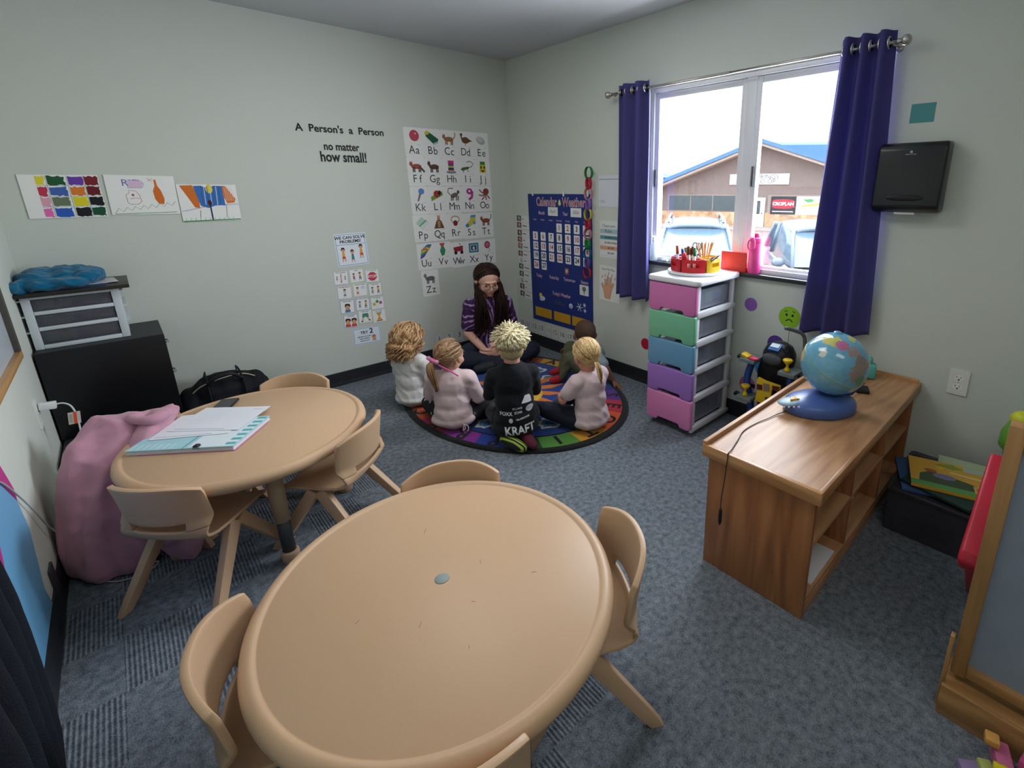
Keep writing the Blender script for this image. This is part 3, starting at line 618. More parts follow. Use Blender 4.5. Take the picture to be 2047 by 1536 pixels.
# ================= WALL THINGS =================
dp = root('paper_towel_dispenser', 'black paper towel dispenser on the wall right of the window', 'dispenser', (0, 0, 0))
MBK = M('15171b', .28, .5, var=.05)
MB().prism([(-.004, 1.302), (-.075, 1.302), (-.108, 1.325), (-.100, 1.575), (-.080, 1.597), (-.004, 1.600)], (0, -3.252, 0), (1, 0, 0), (0, 0, 1), (0, .262, 0)).build('housing', MBK, dp, bevel=.012, seg=3)
MB().ell((-.1065, -3.12, 1.365), (.004, .075, .014), n=24, m=8).build('grip_recess', M('0a0b0d', .3), dp)
MB().bb(-.075, -.04, -3.16, -3.08, 1.293, 1.3025).build('towel', M('d9dcda', .8), dp)
c_ = Cv(.05, .02, back=False); c_.oval(.5, .72, .10, .26, 'c9ccd2'); c_.text('P', .5, .72, .009, '15171b', True); c_.text('PAPER TOWELS', .5, .2, .006, 'c9ccd2')
o = c_.obj('maker_mark', dp); o.matrix_basis = Matrix(((0, 0, -1, -.1022), (-1, 0, 0, -3.12), (0, 1, 0, 1.553), (0, 0, 0, 1)))
def outlet(nm, lab, wall, u, z, col='e6e6e0', hole='2c2c2c'):
    c = Cv(.074, .118, col, th=.006, corner=.004, rough=.4)
    for dz in (.68, .32):
        c.oval(.5, dz, .24, .13, 'f2f2ee' if col[0] == 'e' else '30343a', n=20); c.rect(.37, dz-.01, .40, dz+.07, hole); c.rect(.58, dz-.01, .61, dz+.06, hole); c.oval(.5, dz-.07, .05, .03, hole)
    c.oval(.5, .5, .03, .02, '9a9a98'); return c.hang(nm, wall, u, z, label=lab, cat='outlet')
outlet('wall_outlet', 'white double wall outlet right of the oak shelf', 'B', 3.428, .553)
outlet('wall_outlet', 'white wall outlet with a charger plugged in, beside the black cabinet', 'C', -.715, .50)
outlet('wall_outlet', 'dark double outlet low on the left wall near the floor', 'C', -1.41, .11, '3a3d40', '0c0c0c')
def wtext(t, x, z, size, sx=1.0): 
    c = Cv(.3, .1, back=False); c.text(t, .5, .5, size, '17191b', True, sx); return c
qr = root('wall_lettering', 'black quote in playful letters on the back wall left of the alphabet', 'lettering', (0, 0, 0))
for t, x, z, s_, sx in (("A  Person's  a  Person", -1.365, 1.800, .064, .98), ('no matter', -1.382, 1.690, .070, .80), ('how small!', -1.375, 1.622, .092, .76)):
    o = wtext(t, x, z, s_, sx).obj('lettering_line', qr); o.matrix_basis = Matrix(((1, 0, 0, x), (0, 0, -1, 0), (0, 1, 0, z), (0, 0, 0, 1)))
# children's drawings
c = Cv(.279, .212); cols_ = [['e6d838', '1f5a34', '6c3fa8', '7c2226'], ['c83850', '4468b0', 'e08030', '6a1c22'], ['e6a8b8', '6f7a60', 'e2d420', '17181c'], ['f070b8', '2f5fc0', '18181c', '145038']]
rr = random.Random(5)
for r_ in range(4):
    for k in range(4):
        x0 = (.20, .34, .60, .81)[k]; x1 = (.31, .56, .79, .99)[k]; y1 = 1-.03-r_*.245; y0 = y1-.21
        P = [(x0, y0+.02)]+[(x0+(x1-x0)*q/6, y0+rr.uniform(-.015, .02)) for q in range(1, 7)]+[(x1+rr.uniform(-.02, .01), y0+(y1-y0)*q/4) for q in range(1, 4)]+[(x1-(x1-x0)*q/6, y1+rr.uniform(-.02, .015)) for q in range(7)]
        c.poly(P, cols_[r_][k])
for x in (.325, .585, .80): c.line([(x, .02), (x+.005, .98)], .0015, '8088a0')
for y in (.26, .50, .75): c.line([(.2, y), (.99, y+.005)], .0015, '9098a8')
c.hang('childs_drawing', 'A', -2.745, 1.388, 0, .004, "child's drawing of sixteen coloured blocks in a grid, leftmost on the back wall", 'drawing', "children's drawings on the back wall")
c = Cv(.282, .208); c.text('RID', .36, .80, .05, '7a6ab0'); c.poly([(.31, .69), (.5, .69), (.53, .8), (.46, .87), (.32, .87)], 'e3c4dc'); c.line([(.30, .68), (.5, .68), (.54, .78), (.48, .88), (.31, .88), (.3, .68)], .0018, '6a8ac0')
c.line([(.26, .3), (.25, .5), (.3, .55), (.3, .62), (.4, .6), (.44, .5), (.46, .34), (.4, .26), (.3, .26), (.26, .3)], .002, 'b04860'); c.line([(.3, .4), (.38, .43), (.44, .4)], .002, 'b04860'); c.oval(.35, .5, .02, .03, 'b04860')
c.poly([(.66, .4), (.70, .28), (.78, .26), (.80, .4), (.77, .62), (.73, .74), (.72, .9), (.69, .9), (.69, .74), (.65, .6)], 'd8722a'); c.line([(.60, .86), (.68, .93), (.66, .84), (.60, .94)], .002, 'c85048')
c.line([(.05, .03)]+[(.05+.06*k, .03+(.12 if k % 2 else .02)+.012*k) for k in range(1, 16)], .002, '3f8a52'); c.line([(.05, .02), (.95, .05)], .003, '4a9a58')
c.hang('childs_drawing', 'A', -2.446, 1.390, -.02, .004, "child's drawing with a small figure and an orange bottle, middle of the three", 'drawing', "children's drawings on the back wall")
c = Cv(.278, .21); c.poly([(.05, .97), (.26, .98), (.33, .6), (.32, .36), (.24, .38), (.14, .7)], 'd8742c'); c.poly([(.27, .96), (.4, .97), (.5, .9), (.62, .97), (.76, .96), (.76, .42), (.62, .44), (.46, .36), (.34, .42)], '3c74bc'); c.oval(.53, .88, .06, .12, 'e8d23c'); c.poly([(.76, .97), (.82, .95), (.96, .6), (.93, .5), (.8, .48), (.75, .7)], 'dd7a30')
for k in range(7): c.line([(.40+.05*k, .95), (.38+.05*k, .45)], .003, 'dfe6f0' if k % 2 else '2a5ca0')
for k in range(5): c.line([(.79+.03*k, .92), (.8+.03*k, .55)], .002, 'f0d8c8')
c.line([(.02, .28), (.5, .42), (.99, .46)], .002, '5568a0'); c.line([(.50, .03), (.50, .45)], .007, '28335c'); c.oval(.50, .50, .035, .08, '4a1c24'); c.line([(.32, .3), (.3, .1)], .002, '30406a'); c.line([(.78, .45), (.75, .08)], .002, '30406a')
c.line([(.01, .01), (.99, .03)], .006, '4a9a58'); [c.line([(.05+.08*k, .02), (.06+.08*k, .10)], .0015, '5aa066') for k in range(11)]
c.hang('childs_drawing', 'A', -2.163, 1.340, -.01, .004, "child's drawing of a sun over blue and orange scribbles, rightmost of the three", 'drawing', "children's drawings on the back wall")
# problem-solving poster and cards
SK = 'd9a27c'
def kid(c, x, y, s_, shirt, pants, hair, pose=0, ar=1.0):
    a = s_*ar
    c.line([(x-.16*a, y+(.35 if pose else .02)*s_), (x, y+.1*s_), (x+.16*a, y+(.35 if pose else .02)*s_)], .045*s_*c.h, SK)
    c.line([(x-.05*a, y-.15*s_), (x-.10*a, y-.42*s_)], .06*s_*c.h, '3a4a6a' if pants[0] == '3' else SK); c.line([(x+.05*a, y-.15*s_), (x+.10*a, y-.42*s_)], .06*s_*c.h, '3a4a6a' if pants[0] == '3' else SK)
    c.poly([(x-.09*a, y-.05*s_), (x+.09*a, y-.05*s_), (x+.12*a, y-.24*s_), (x-.12*a, y-.24*s_)], pants); c.poly([(x-.08*a, y+.14*s_), (x+.08*a, y+.14*s_), (x+.1*a, y-.1*s_), (x-.1*a, y-.1*s_)], shirt)
    c.oval(x, y+.27*s_, .10*a, .13*s_, SK); c.poly([(x-.12*a, y+.28*s_), (x-.1*a, y+.42*s_), (x, y+.46*s_), (x+.11*a, y+.42*s_), (x+.12*a, y+.28*s_), (x, y+.36*s_)], hair)
c = Cv(.215, .232, 'e9f1f8', corner=.006); c.frame(.003, '4f86c4', .007); c.line([(.05, .66), (.95, .66)], .003, '4f86c4')
c.text('WE CAN SOLVE', .5, .87, .029, '1c2026', True); c.text('PROBLEMS!', .5, .75, .029, '1c2026', True)
kid(c, .22, .36, .5, 'e8b040', 'd85048', '221a18', 1, .9); kid(c, .5, .30, .45, '3f8a6a', '4a7aa0', '2a1c18', 1, .9); kid(c, .79, .42, .5, 'e8a838', 'c8503c', '2a1a14', 1, .9)
c.hang('problem_poster', 'A', -1.411, .992, .02, label='poster reading WE CAN SOLVE PROBLEMS with three jumping children', cat='poster')
pc = [('PLAY TOGETHER', 'c8a8c8', 'four children in a circle', 4), ('SHARE', 'c8d8b0', 'two children holding hands', 2), ('SAY PLEASE STOP', 'a8c8b8', 'a red STOP sign', 's'),
      ('TAKE DEEP BREATHS', 'c8a8c8', 'one boy standing with blue trousers', 1), ('USE KIND WORDS', 'c8d8b0', 'a girl in red beside a speech bubble', 'b'), ('TAKE TURNS', '7ab090', 'two children talking, green border', 2),
      ('ASK FOR HELP', '7090b8', 'one child with hands at the chin', 'h'), ('PLAY WITH A NEW TOY', '8aa8d0', 'two children with a toy between them', 2), ('LET THEM TRY', '90b0c8', 'four coloured circles', 'c'),
      ('APOLOGIZE', '88b8d8', 'two close-up children', 'h2'), ('WALK AWAY', 'b8d0b8', 'walking legs in green shorts', 'w'), ('SET A TIMER', 'e0d8a8', 'an orange hourglass', 't')]
PX_ = [(-1.510, .797, -.04), (-1.402, .800, .02), (-1.294, .786, -.03), (-1.500, .690, -.05), (-1.392, .694, -.03), (-1.285, .680, -.02), (-1.496, .582, -.04), (-1.388, .586, -.06), (-1.282, .574, -.02), (-1.486, .470, -.06), (-1.382, .486, -.05), (-1.282, .471, .0)]
for (t, bc, desc, k), (x, z, tl) in zip(pc, PX_):
    c = Cv(.096, .096, 'f3f4f2'); c.frame(.0025, bc); c.text(t, .5, .89, .0085, '26282c', True)
    if k == 1: kid(c, .5, .42, .75, 'c8d4e0', '4068a0', '2a1c18')
    elif k == 2: kid(c, .28, .42, .65, 'c85060' if t[0] == 'S' else '88b0c8', '4a7ac0', '241a18'); kid(c, .72, .44, .68, 'e0a040', '3a5a90', '241a18')
    elif k == 4:
        for x_, y_, s1 in ((.5, .62, 'e0b040'), (.22, .46, '7a78b8'), (.78, .46, '7088c0'), (.5, .26, 'c85050')): kid(c, x_, y_, .38, s1, '5a6a9a', '3a2018')
    elif k == 's': c.poly([(.5+.36*math.cos(PI/8+PI/4*q), .44+.36*math.sin(PI/8+PI/4*q)) for q in range(8)], 'cc4058'); c.text('STOP', .5, .44, .026, 'f6f0f0', True)
    elif k == 'b': kid(c, .3, .4, .72, 'e8e0e0', 'c03848', '3a1c18'); c.oval(.7, .66, .17, .13, 'd8dde8')
    elif k == 'c': [c.oval(x_, y_, .12, .13, q) for x_, y_, q in ((.25, .42, 'd8b040'), (.48, .62, '3f9a5a'), (.74, .5, 'c05a90'))]; c.oval(.5, .24, .12, .13, 'c8ccd0'); c.oval(.5, .24, .10, .11, 'f3f4f2')
    elif k in ('h', 'h2'):
        for x_ in ((.5,) if k == 'h' else (.28, .72)):
            c.poly([(x_-.2, .06), (x_-.16, .3), (x_+.16, .3), (x_+.2, .06)], '5a80a8' if k == 'h' else 'c85048'); c.oval(x_, .46, .17, .2, SK); c.poly([(x_-.2, .48), (x_-.16, .7), (x_, .74), (x_+.18, .68), (x_+.2, .46), (x_, .62)], '3a2018')
    elif k == 'w': c.poly([(.3, .75), (.7, .75), (.76, .45), (.55, .42), (.5, .55), (.42, .42), (.25, .45)], '4a8a78'); c.line([(.33, .44), (.26, .16)], .008, SK); c.line([(.65, .44), (.78, .2)], .008, SK); c.oval(.24, .14, .08, .05, '26282c'); c.oval(.8, .18, .08, .05, '26282c')
    elif k == 't': c.poly([(.3, .76), (.7, .76), (.54, .46), (.72, .14), (.28, .14), (.46, .46)], 'dfa838'); c.rect(.25, .08, .75, .14, '7a6ab0'); c.rect(.28, .74, .72, .79, '7088c0')
    c.hang('problem_card', 'A', x, z, tl, label='small card with '+desc+', back wall', cat='card', group='problem solving cards')
c = Cv(.200, .128, 'e6eff8', corner=.006); c.frame(.003, '4f86c4', .004); c.text('TRY', .40, .70, .030, '1c2026', True); c.text('2', .66, .74, .052, '1c2026', True)
for y, t in ((.46, 'BEFORE YOU GET'), (.33, 'HELP FROM A'), (.20, 'GROWN-UP')): c.text(t, .40, y, .012, '1c2026', True)
c.oval(.74, .38, .075, .12, 'c47a68'); c.poly([(.68, .12), (.82, .12), (.80, .36), (.68, .36)], SK)
c.hang('try_card', 'A', -1.388, .338, -.03, label='blue bordered card reading TRY 2, lowest card on the back wall', cat='card')
# ---- alphabet ----
BR = '8a5a34'; DK = '2c2420'
def A_(c): c.oval(.55, .73, .26, .19, 'c04458', 24); c.oval(.62, .80, .05, .035, 'e8a0a8')
def B_(c): c.poly([(.12, .84), (.3, .92), (.88, .66), (.85, .56), (.55, .50), (.2, .72)], '1d5c46'); c.poly([(.12, .84), (.22, .93), (.40, .88), (.34, .80), (.16, .78)], 'd8c040'); c.poly([(.55, .50), (.85, .58), (.85, .52), (.56, .44)], 'a8c0c8')
def beast(c, col, tail=1, neck=0, legs=DK, s_=1):
    c.oval(.52, .68, .26, .09, col, 16); c.oval(.22, .76+neck, .09, .07, col, 12); c.poly([(.26, .62), (.38, .66), (.26, .80+neck), (.16, .74+neck)], col)
    for x in (.32, .40, .64, .72): c.line([(x, .66), (x-.01, .48)], .009, legs)
    if tail == 1: c.line([(.76, .70), (.86, .78), (.90, .90), (.84, .93)], .007, col)
    if tail == 2: c.poly([(.72, .70), (.94, .54), (.90, .48), (.70, .62)], col)
    c.poly([(.16, .80+neck), (.18, .87+neck), (.22, .82+neck)], col); c.poly([(.24, .82+neck), (.28, .87+neck), (.29, .8+neck)], col)
def C_(c): beast(c, '9a6a40', 1, legs='8a5a34')
def D_(c): c.oval(.52, .68, .24, .12, '6a4a30', 16); c.line([(.32, .70), (.26, .84)], .012, '5a4030'); c.oval(.28, .88, .07, .05, '3a3428'); c.poly([(.70, .74), (.94, .66), (.72, .62)], '5a4028'); c.poly([(.20, .89), (.12, .86), (.22, .85)], 'c8a040'); c.line([(.5, .58), (.5, .48)], .006, 'c07838')
def E_(c): c.oval(.5, .70, .28, .14, 'b4b6b2', 24, -.2); c.oval(.46, .74, .20, .09, 'cdd0cc', 20, -.2)
def F_(c): beast(c, 'a04c38', 0, legs=DK); c.poly([(.70, .72), (.96, .52), (.90, .46), (.68, .62)], '5a4038')
def G_(c): beast(c, '5a4030', 0, .03, legs='3a2820')
def Hh(c):
    c.oval(.5, .50, .30, .05, '3a88c8', 18); c.rect(.32, .50, .68, .58, 'e09038'); c.rect(.33, .58, .67, .66, '2a2a68'); c.rect(.34, .66, .66, .73, 'a8c040'); c.rect(.34, .73, .66, .80, '6a3a90'); c.rect(.33, .80, .68, .92, 'c83a80')
def I_(c): c.poly([(.08, .60), (.2, .68), (.6, .72), (.62, .64), (.22, .56)], '48663c'); c.line([(.58, .68), (.80, .72), (.90, .84), (.70, .92), (.50, .88)], .006, '56704a'); c.line([(.3, .6), (.24, .5)], .006, '48663c'); c.line([(.52, .64), (.56, .52)], .006, '48663c')
def J_(c): c.rect(.32, .50, .72, .80, 'd8c832'); c.rect(.36, .80, .68, .92, '3f8048'); c.oval(.42, .70, .05, .06, '28302c'); c.oval(.62, .70, .05, .06, '28302c'); c.poly([(.38, .60), (.66, .60), (.58, .52), (.46, .52)], '8a3028')
def K_(c): c.oval(.62, .82, .17, .11, '5a88c8', 14); c.poly([(.50, .76), (.60, .72), (.44, .46), (.36, .48)], '7a6e64')
def L_(c): c.poly([(.14, .62), (.80, .82), (.86, .68), (.16, .46)], '7a9a34'); c.oval(.5, .72, .20, .13, 'a83828', 16); c.oval(.66, .76, .09, .09, '20201c', 12); [c.oval(x, y, .03, .025, '20201c', 8) for x, y in ((.42, .76), (.48, .66), (.56, .74))]
def M_(c): c.oval(.55, .66, .24, .09, '6e6458', 14, .2); c.oval(.80, .78, .08, .07, '5a5048', 12); c.line([(.34, .66), (.16, .78), (.22, .92), (.50, .92)], .007, '5a5048'); [c.line([(x, .64), (x-.04, .46)], .009, '5a5048') for x in (.38, .48, .70, .80)]
def N_(c): c.oval(.52, .80, .20, .12, 'b03a8a', 16); c.oval(.52, .81, .07, .04, 'f2f2ee', 10); c.line([(.70, .80), (.66, .58), (.46, .48)], .022, 'b03a8a')
def O_(c): c.oval(.62, .78, .20, .13, '8a3c34', 14); [c.line([(.58, .72), (x1, y1), (x2, y2)], .010, '8a3c34') for x1, y1, x2, y2 in ((.36, .74, .18, .86), (.34, .62, .14, .66), (.46, .56, .32, .46), (.60, .56, .62, .46), (.74, .60, .86, .50))]
def P_(c): c.poly([(.16, .70), (.50, .92), (.90, .70), (.52, .44)], 'b8d8c4'); [c.line([(.34+.07*k, .58+.035*k-.0), (.56+.07*k, .70+.035*k)], .004, '3a4a44') for k in range(4)]; c.poly([(.40, .56), (.52, .46), (.88, .68), (.80, .74)], 'dfe8e0')
def Q_(c): c.poly([(.20, .46), (.80, .46), (.66, .72), (.56, .80), (.44, .80), (.34, .72)], '6a4a34'); c.oval(.5, .84, .09, .07, 'b08a6a', 12); c.poly([(.41, .90), (.59, .90), (.60, .97), (.5, .93), (.40, .97)], 'c8a040'); c.rect(.42, .50, .58, .74, 'a88a60')
def R_(c): c.oval(.5, .76, .28, .15, 'b8a078', 20); c.oval(.5, .76, .22, .10, 'f2f2ee', 18); c.oval(.5, .62, .14, .11, '8a2030', 14)
def S_(c): c.poly([(.50, .92), (.84, .94), (.80, .66), (.46, .48), (.22, .46), (.16, .56), (.44, .72)], 'cfc444'); c.poly([(.50, .92), (.84, .94), (.83, .84), (.48, .82)], '5a98b8'); c.oval(.26, .52, .12, .08, '4a88b0', 12); c.oval(.72, .62, .1, .07, '5a98b8', 10)
def T_(c): beast(c, '8a4e34', 1, legs='7a4430')
def U_(c):
    for k, q in enumerate(('5a3a90', '3a68b0', '4a9a50', 'e0c838', 'e08030', 'c03040')): c.poly([(.16+.03*k, .42+.07*k), (.40, .50+.06*k), (.88-.03*k, .95-.05*k), (.60-.02*k, .95-.03*k), (.26+.01*k, .76)], q)
def V_(c): c.poly([(.36, .96), (.64, .96), (.58, .84), (.68, .68), (.60, .50), (.44, .46), (.34, .66), (.44, .84)], '3f8a6a'); c.poly([(.34, .96), (.66, .96), (.58, .84), (.42, .84)], 'c04a3c')
def Ww(c): c.poly([(.18, .80), (.80, .84), (.78, .64), (.24, .62)], 'a02838'); [c.oval(x, .58, .10, .07, '1c1c1e', 12) for x in (.32, .70)]; c.line([(.66, .84), (.56, .96)], .005, '3a3a3c')
def X_(c): c.rect(.18, .52, .82, .90, '2a7a98'); c.rect(.27, .58, .73, .84, 'a8c8d8'); c.rect(.33, .62, .67, .80, '18243c'); c.oval(.5, .70, .09, .07, 'c8d0d8', 10)
def Y_(c): c.oval(.44, .78, .20, .15, 'a8304c', 18); c.oval(.44, .78, .13, .10, 'c4708a', 16); c.line([(.5, .64), (.62, .56), (.48, .48)], .004, '58585c')
def Z_(c): beast(c, '7a7a7e', 0, .04, legs='5a5a5e'); [c.line([(.34+.09*k, .60), (.32+.09*k, .76)], .004, '2c2c30') for k in range(5)]
apic = [('A', A_, 'a red ball'), ('B', B_, 'a green bed'), ('C', C_, 'a brown cat'), ('D', D_, 'a duck'), ('E', E_, 'a grey egg'), ('F', F_, 'a fox'), ('G', G_, 'a goat'), ('H', Hh, 'a striped hat'), ('I', I_, 'an iguana'), ('J', J_, 'a yellow jar'),
 ('K', K_, 'a blue key'), ('L', L_, 'a ladybug'), ('M', M_, 'a monkey'), ('N', N_, 'a pink nine'), ('O', O_, 'an octopus'), ('P', P_, 'a sheet of paper'), ('Q', Q_, 'a queen'), ('R', R_, 'a ring'), ('S', S_, 'a sock'), ('T', T_, 'a tiger'),
 ('U', U_, 'a rainbow umbrella'), ('V', V_, 'a vase'), ('W', Ww, 'a red wagon'), ('X', X_, 'a blue box'), ('Y', Y_, 'a yo-yo'), ('Z', Z_, 'a zebra')]
rt = [1.855, 1.643, 1.428, 1.213, .988, .771]; left = [-.938, -.938, -.936, -.940, -.932, -.917]
rr = random.Random(2)
for i, (ch, fn, what) in enumerate(apic):
    r_, k = divmod(i, 5); c = Cv(.1455, .212, 'eceeea', th=.001, corner=.010)
    fn(c); c.line([(.03, .245), (.97, .245)], .0008, 'b8c4cc'); c.line([(.03, .11), (.97, .11)], .001, 'd8a8a8'); c.line([(.66, .425), (.86, .425)], .0016, '9a9a98')
    c.text(ch, .36, .245, .082, '26282c', False, .9); c.text(ch.lower(), .66, .235, .082, '26282c', False, .9)
    dz = -.012 if ch in 'WXY' else (-.006 if ch in 'ST' else 0)
    c.hang('alphabet_card', 'A', left[r_]+.0725+k*.1445, rt[r_]-.106+dz, rr.uniform(-.006, .006), gap=.0003+.0013*(i % 2), label='alphabet card '+ch+ch.lower()+' showing '+what, cat='card', group='alphabet cards on the back wall')
# ---- number cards along the baseboard ----
wn_ = ['', 'one', 'two', 'three', 'four', 'five', 'six', 'seven', 'eight', 'nine', 'ten', 'eleven', 'twelve', 'thirteen', 'fourteen', 'fifteen', 'sixteen', 'seventeen', 'eighteen']
def numcard(n, wall, u, z, col='2a2c30'):
    c = Cv(.082, .118, 'd9dcda', corner=.005); c.frame(.0012, '8a8e90', .002); c.text(str(n), .5, .62, .062, col); c.text(wn_[n], .5, .16, .014, '5a5c60')
    c.hang('number_card', wall, u, z, label='number card %d above the baseboard of the %s' % (n, 'back wall' if wall == 'A' else 'window wall'), cat='card', group='number cards along the baseboard')
for n, u in ((1, -.817), (2, -.727), (3, -.630)): numcard(n, 'A', u, .160)
for n in range(10, 19): numcard(n, 'B', .062+(n-10)*.0975, .158, 'b04048' if n == 15 else ('c8a890' if n == 14 else '2a2c30'))
# ---- calendar ----
NV = '23357c'
c = Cv(.792, 1.112, NV, th=.004, rough=.6)
def cu(u): return (u-.248)/.792
def cz(z): return (z-.250)/1.112
for t, u in (('Calendar', .497), ('Weather', .835)):
    c.text(t, cu(u), cz(1.296), .098, 'f0e8e8', True, .74); c.text(t, cu(u), cz(1.296), .096, 'b02c3c', False, .74)
c.oval(cu(.668), cz(1.287), .022, .016, 'b8c850'); c.oval(cu(.668), cz(1.305), .014, .012, 'c8d070'); c.text('&', cu(.668), cz(1.292), .04, 'e8f0b0')
for t, u, z, s_ in (('Month', .430, 1.206, .040), ('Year', .735, 1.206, .040), ('Today', .362, .662, .040), ('Yesterday', .565, .668, .040), ('Tomorrow', .765, .672, .040), ('Season', .950, .676, .040), ("Today's Weather", .657, .530, .042)): c.text(t, cu(u), cz(z), s_, 'c8a8c0', True, .8)
for k, t in enumerate(('Sunday', 'Monday', 'Tuesday', 'Wednesday', 'Thursday', 'Friday', 'Saturday')): c.text(t, cu(.333+.107*k), cz(1.150), .018, 'b8a8c8', True, .85)
for r_ in range(5):
    c.line([(.06, cz(1.052-.0835*r_)), (.97, cz(1.052-.0835*r_))], .002, '3c4c92')
for k in range(8): c.line([(cu(.279+.107*k), cz(.725)), (cu(.279+.107*k), cz(1.14))], .0015, '3c4c92')
c.line([(.05, cz(.70)), (.97, cz(.70))], .002, '3c4c92'); c.line([(.05, cz(.56)), (.97, cz(.56))], .002, '3c4c92')
for u0, u1 in ((.290, .520), (.552, .768), (.790, 1.005)): c.rect(cu(u0), cz(.290), cu(u1), cz(.372), 'c89a28')
c.oval(cu(.375), cz(.485), .028, .022, 'd8c850'); c.oval(cu(.40), cz(.462), .045, .018, 'e0e4ec'); c.oval(cu(.385), cz(.452), .035, .014, 'c8d0e0')
c.poly([(cu(.54), cz(.455)), (cu(.60), cz(.48)), (cu(.70), cz(.455)), (cu(.72), cz(.44)), (cu(.56), cz(.435))], '3a4468')
c.oval(cu(.778), cz(.453), .030, .020, 'd8dce4'); c.oval(cu(.778), cz(.446), .022, .013, 'aab2c4')
for u, z, s_ in ((.885, .462, .040), (.945, .487, .020), (.950, .442, .018)):
    for a in range(3): c.line([(cu(u)-s_*math.cos(a*PI/3)*1.2, cz(z)-s_*math.sin(a*PI/3)*.85), (cu(u)+s_*math.cos(a*PI/3)*1.2, cz(z)+s_*math.sin(a*PI/3)*.85)], .006, 'd8dfec')
chart = c.hang('calendar_chart', 'B', .644, .806, .004, gap=.002, label='dark blue Calendar and Weather pocket chart on the window wall', cat='calendar')
for u in (.319, .72, 1.0): MB().prism([(-.010, 0), (.010, 0), (.010, .022), (.006, .042), (-.006, .042), (-.010, .022)], (-.0075, -u, 1.345), (0, 1, 0), (0, 0, 1), (-.004, 0, 0)).build('adhesive_hook', M('e8e8e4', .4), None, bevel=.002)
for o, nm in zip([o for o in bpy.data.objects if o.name.startswith('adhesive_hook')], ('left', 'middle', 'right')): tag(o, 'white adhesive hook at the top %s of the blue calendar' % nm, 'hook', 'hooks holding the calendar')
red = {1, 2, 5, 6, 9, 10, 13, 14, 17, 18, 21, 22, 25, 26}
for n in range(1, 28):
    q = n+2; r_, k = divmod(q, 7); c = Cv(.068, .072, 'eef0f0', th=.001, corner=.004); c.text(str(n), .5, .5, .058, 'b8323c' if n in red else '222428', True, .85)
    c.hang('date_card', 'B', .333+.107*k, 1.092-.0835*r_, gap=.0075, label='white date card with a %s %d in the calendar' % ('red' if n in red else 'black', n), cat='card', group='date cards in the calendar')
for t, u in (('April', .580), ('2026', .863)):
    c = Cv(.125, .070, 'e8eaea', th=.001, corner=.004); c.text(t, .5, .5, .034, '3a6a4a' if t == 'April' else '4a4c50'); c.hang('date_card', 'B', u, 1.222, gap=.0075, label='white card reading %s at the top of the calendar' % t, cat='card')
c = Cv(.105, .085, 'dfe4e4', th=.001, corner=.006); c.oval(.5, .62, .22, .24, '6a7a70'); c.rect(.46, .12, .54, .5, '4a4440'); c.hang('season_card', 'B', .945, .612, gap=.0075, label='white season card with a small tree in the calendar', cat='card')
c = Cv(.05, .055, '8a5a58', th=.001, corner=.004); c.oval(.5, .55, .3, .3, 'c8bcc0'); c.hang('season_card', 'B', .738, .742, gap=.0075, label='small brown picture card below the date 23 in the calendar', cat='card')
# ---- schedule cards ----
sw = ['Good Morning', 'Breakfast', 'Circle', 'Learning', 'Snack', 'Play', 'Bathroom', 'Lunch', 'Outside', 'Nap', 'Centers', 'Clean up']
sc_ = ['5a5450', '7a4448', '6a3c40', '7a4a4c', '98625c', '7a4444', 'd8dada', '4a5458', '4c5050', 'c8c8c4', '6a3034', '3c4448']
for k in range(12):
    z = 1.145-.0625*k+.004*math.sin(k*2.1); c = Cv(.185, .056, 'e2e4e2', th=.001); c.rect(.02, .06, .37, .94, sc_[k]); c.oval(.20, .55, .08, .25, 'c8b0a0' if k % 2 else 'b8b8b4'); c.rect(.18, .1, .30, .4, '889098'); c.line([(.46, .46), (.50+.40*((k*37 % 10)/10+.2)/1.2, .46)], .0075, '4a4c50')
    c.hang('schedule_card', 'B', .150, z, -.05-.008*k/2, gap=.0006+.0012*(k % 2), label='photo schedule card, number %d from the top of the column left of the calendar' % (k+1), cat='card', group='schedule cards by the corner')
# ---- paper chain ----
pcn = root('paper_chain', 'chain of coloured paper loops hanging at the right edge of the calendar', 'paper chain', (0, 0, 0))
cc = ['2f8a4c', 'c03044', 'd89aa8', '8a6ab8', 'd8cc48', 'b8344c', 'd8929c', '2f8a4c', '2f6f9c', '6a5aa0', 'cc3850']
for k in range(11):
    z = 1.515-.0740*k; y = -1.062+.0030*k; R_ = .042; ang = -.35 if k % 2 else .08
    V = []; F = []; n = 28
    for q in range(n+1):
        a = 2*PI*q/n; px_, pz = R_*.78*math.cos(a), R_*1.05*math.sin(a)
        for hw in (-.013, .013):
            p = RZ(ang) @ Vector((hw, px_, 0)); V.append(Vector((-.055, y, z+pz))+p)
    F = [(2*q, 2*q+1, 2*q+3, 2*q+2) for q in range(n)]
    o = MB().add(V, F, 0, True).build('paper_loop', M(cc[k], .7, .2, trans=.2), pcn, solid=.0012)
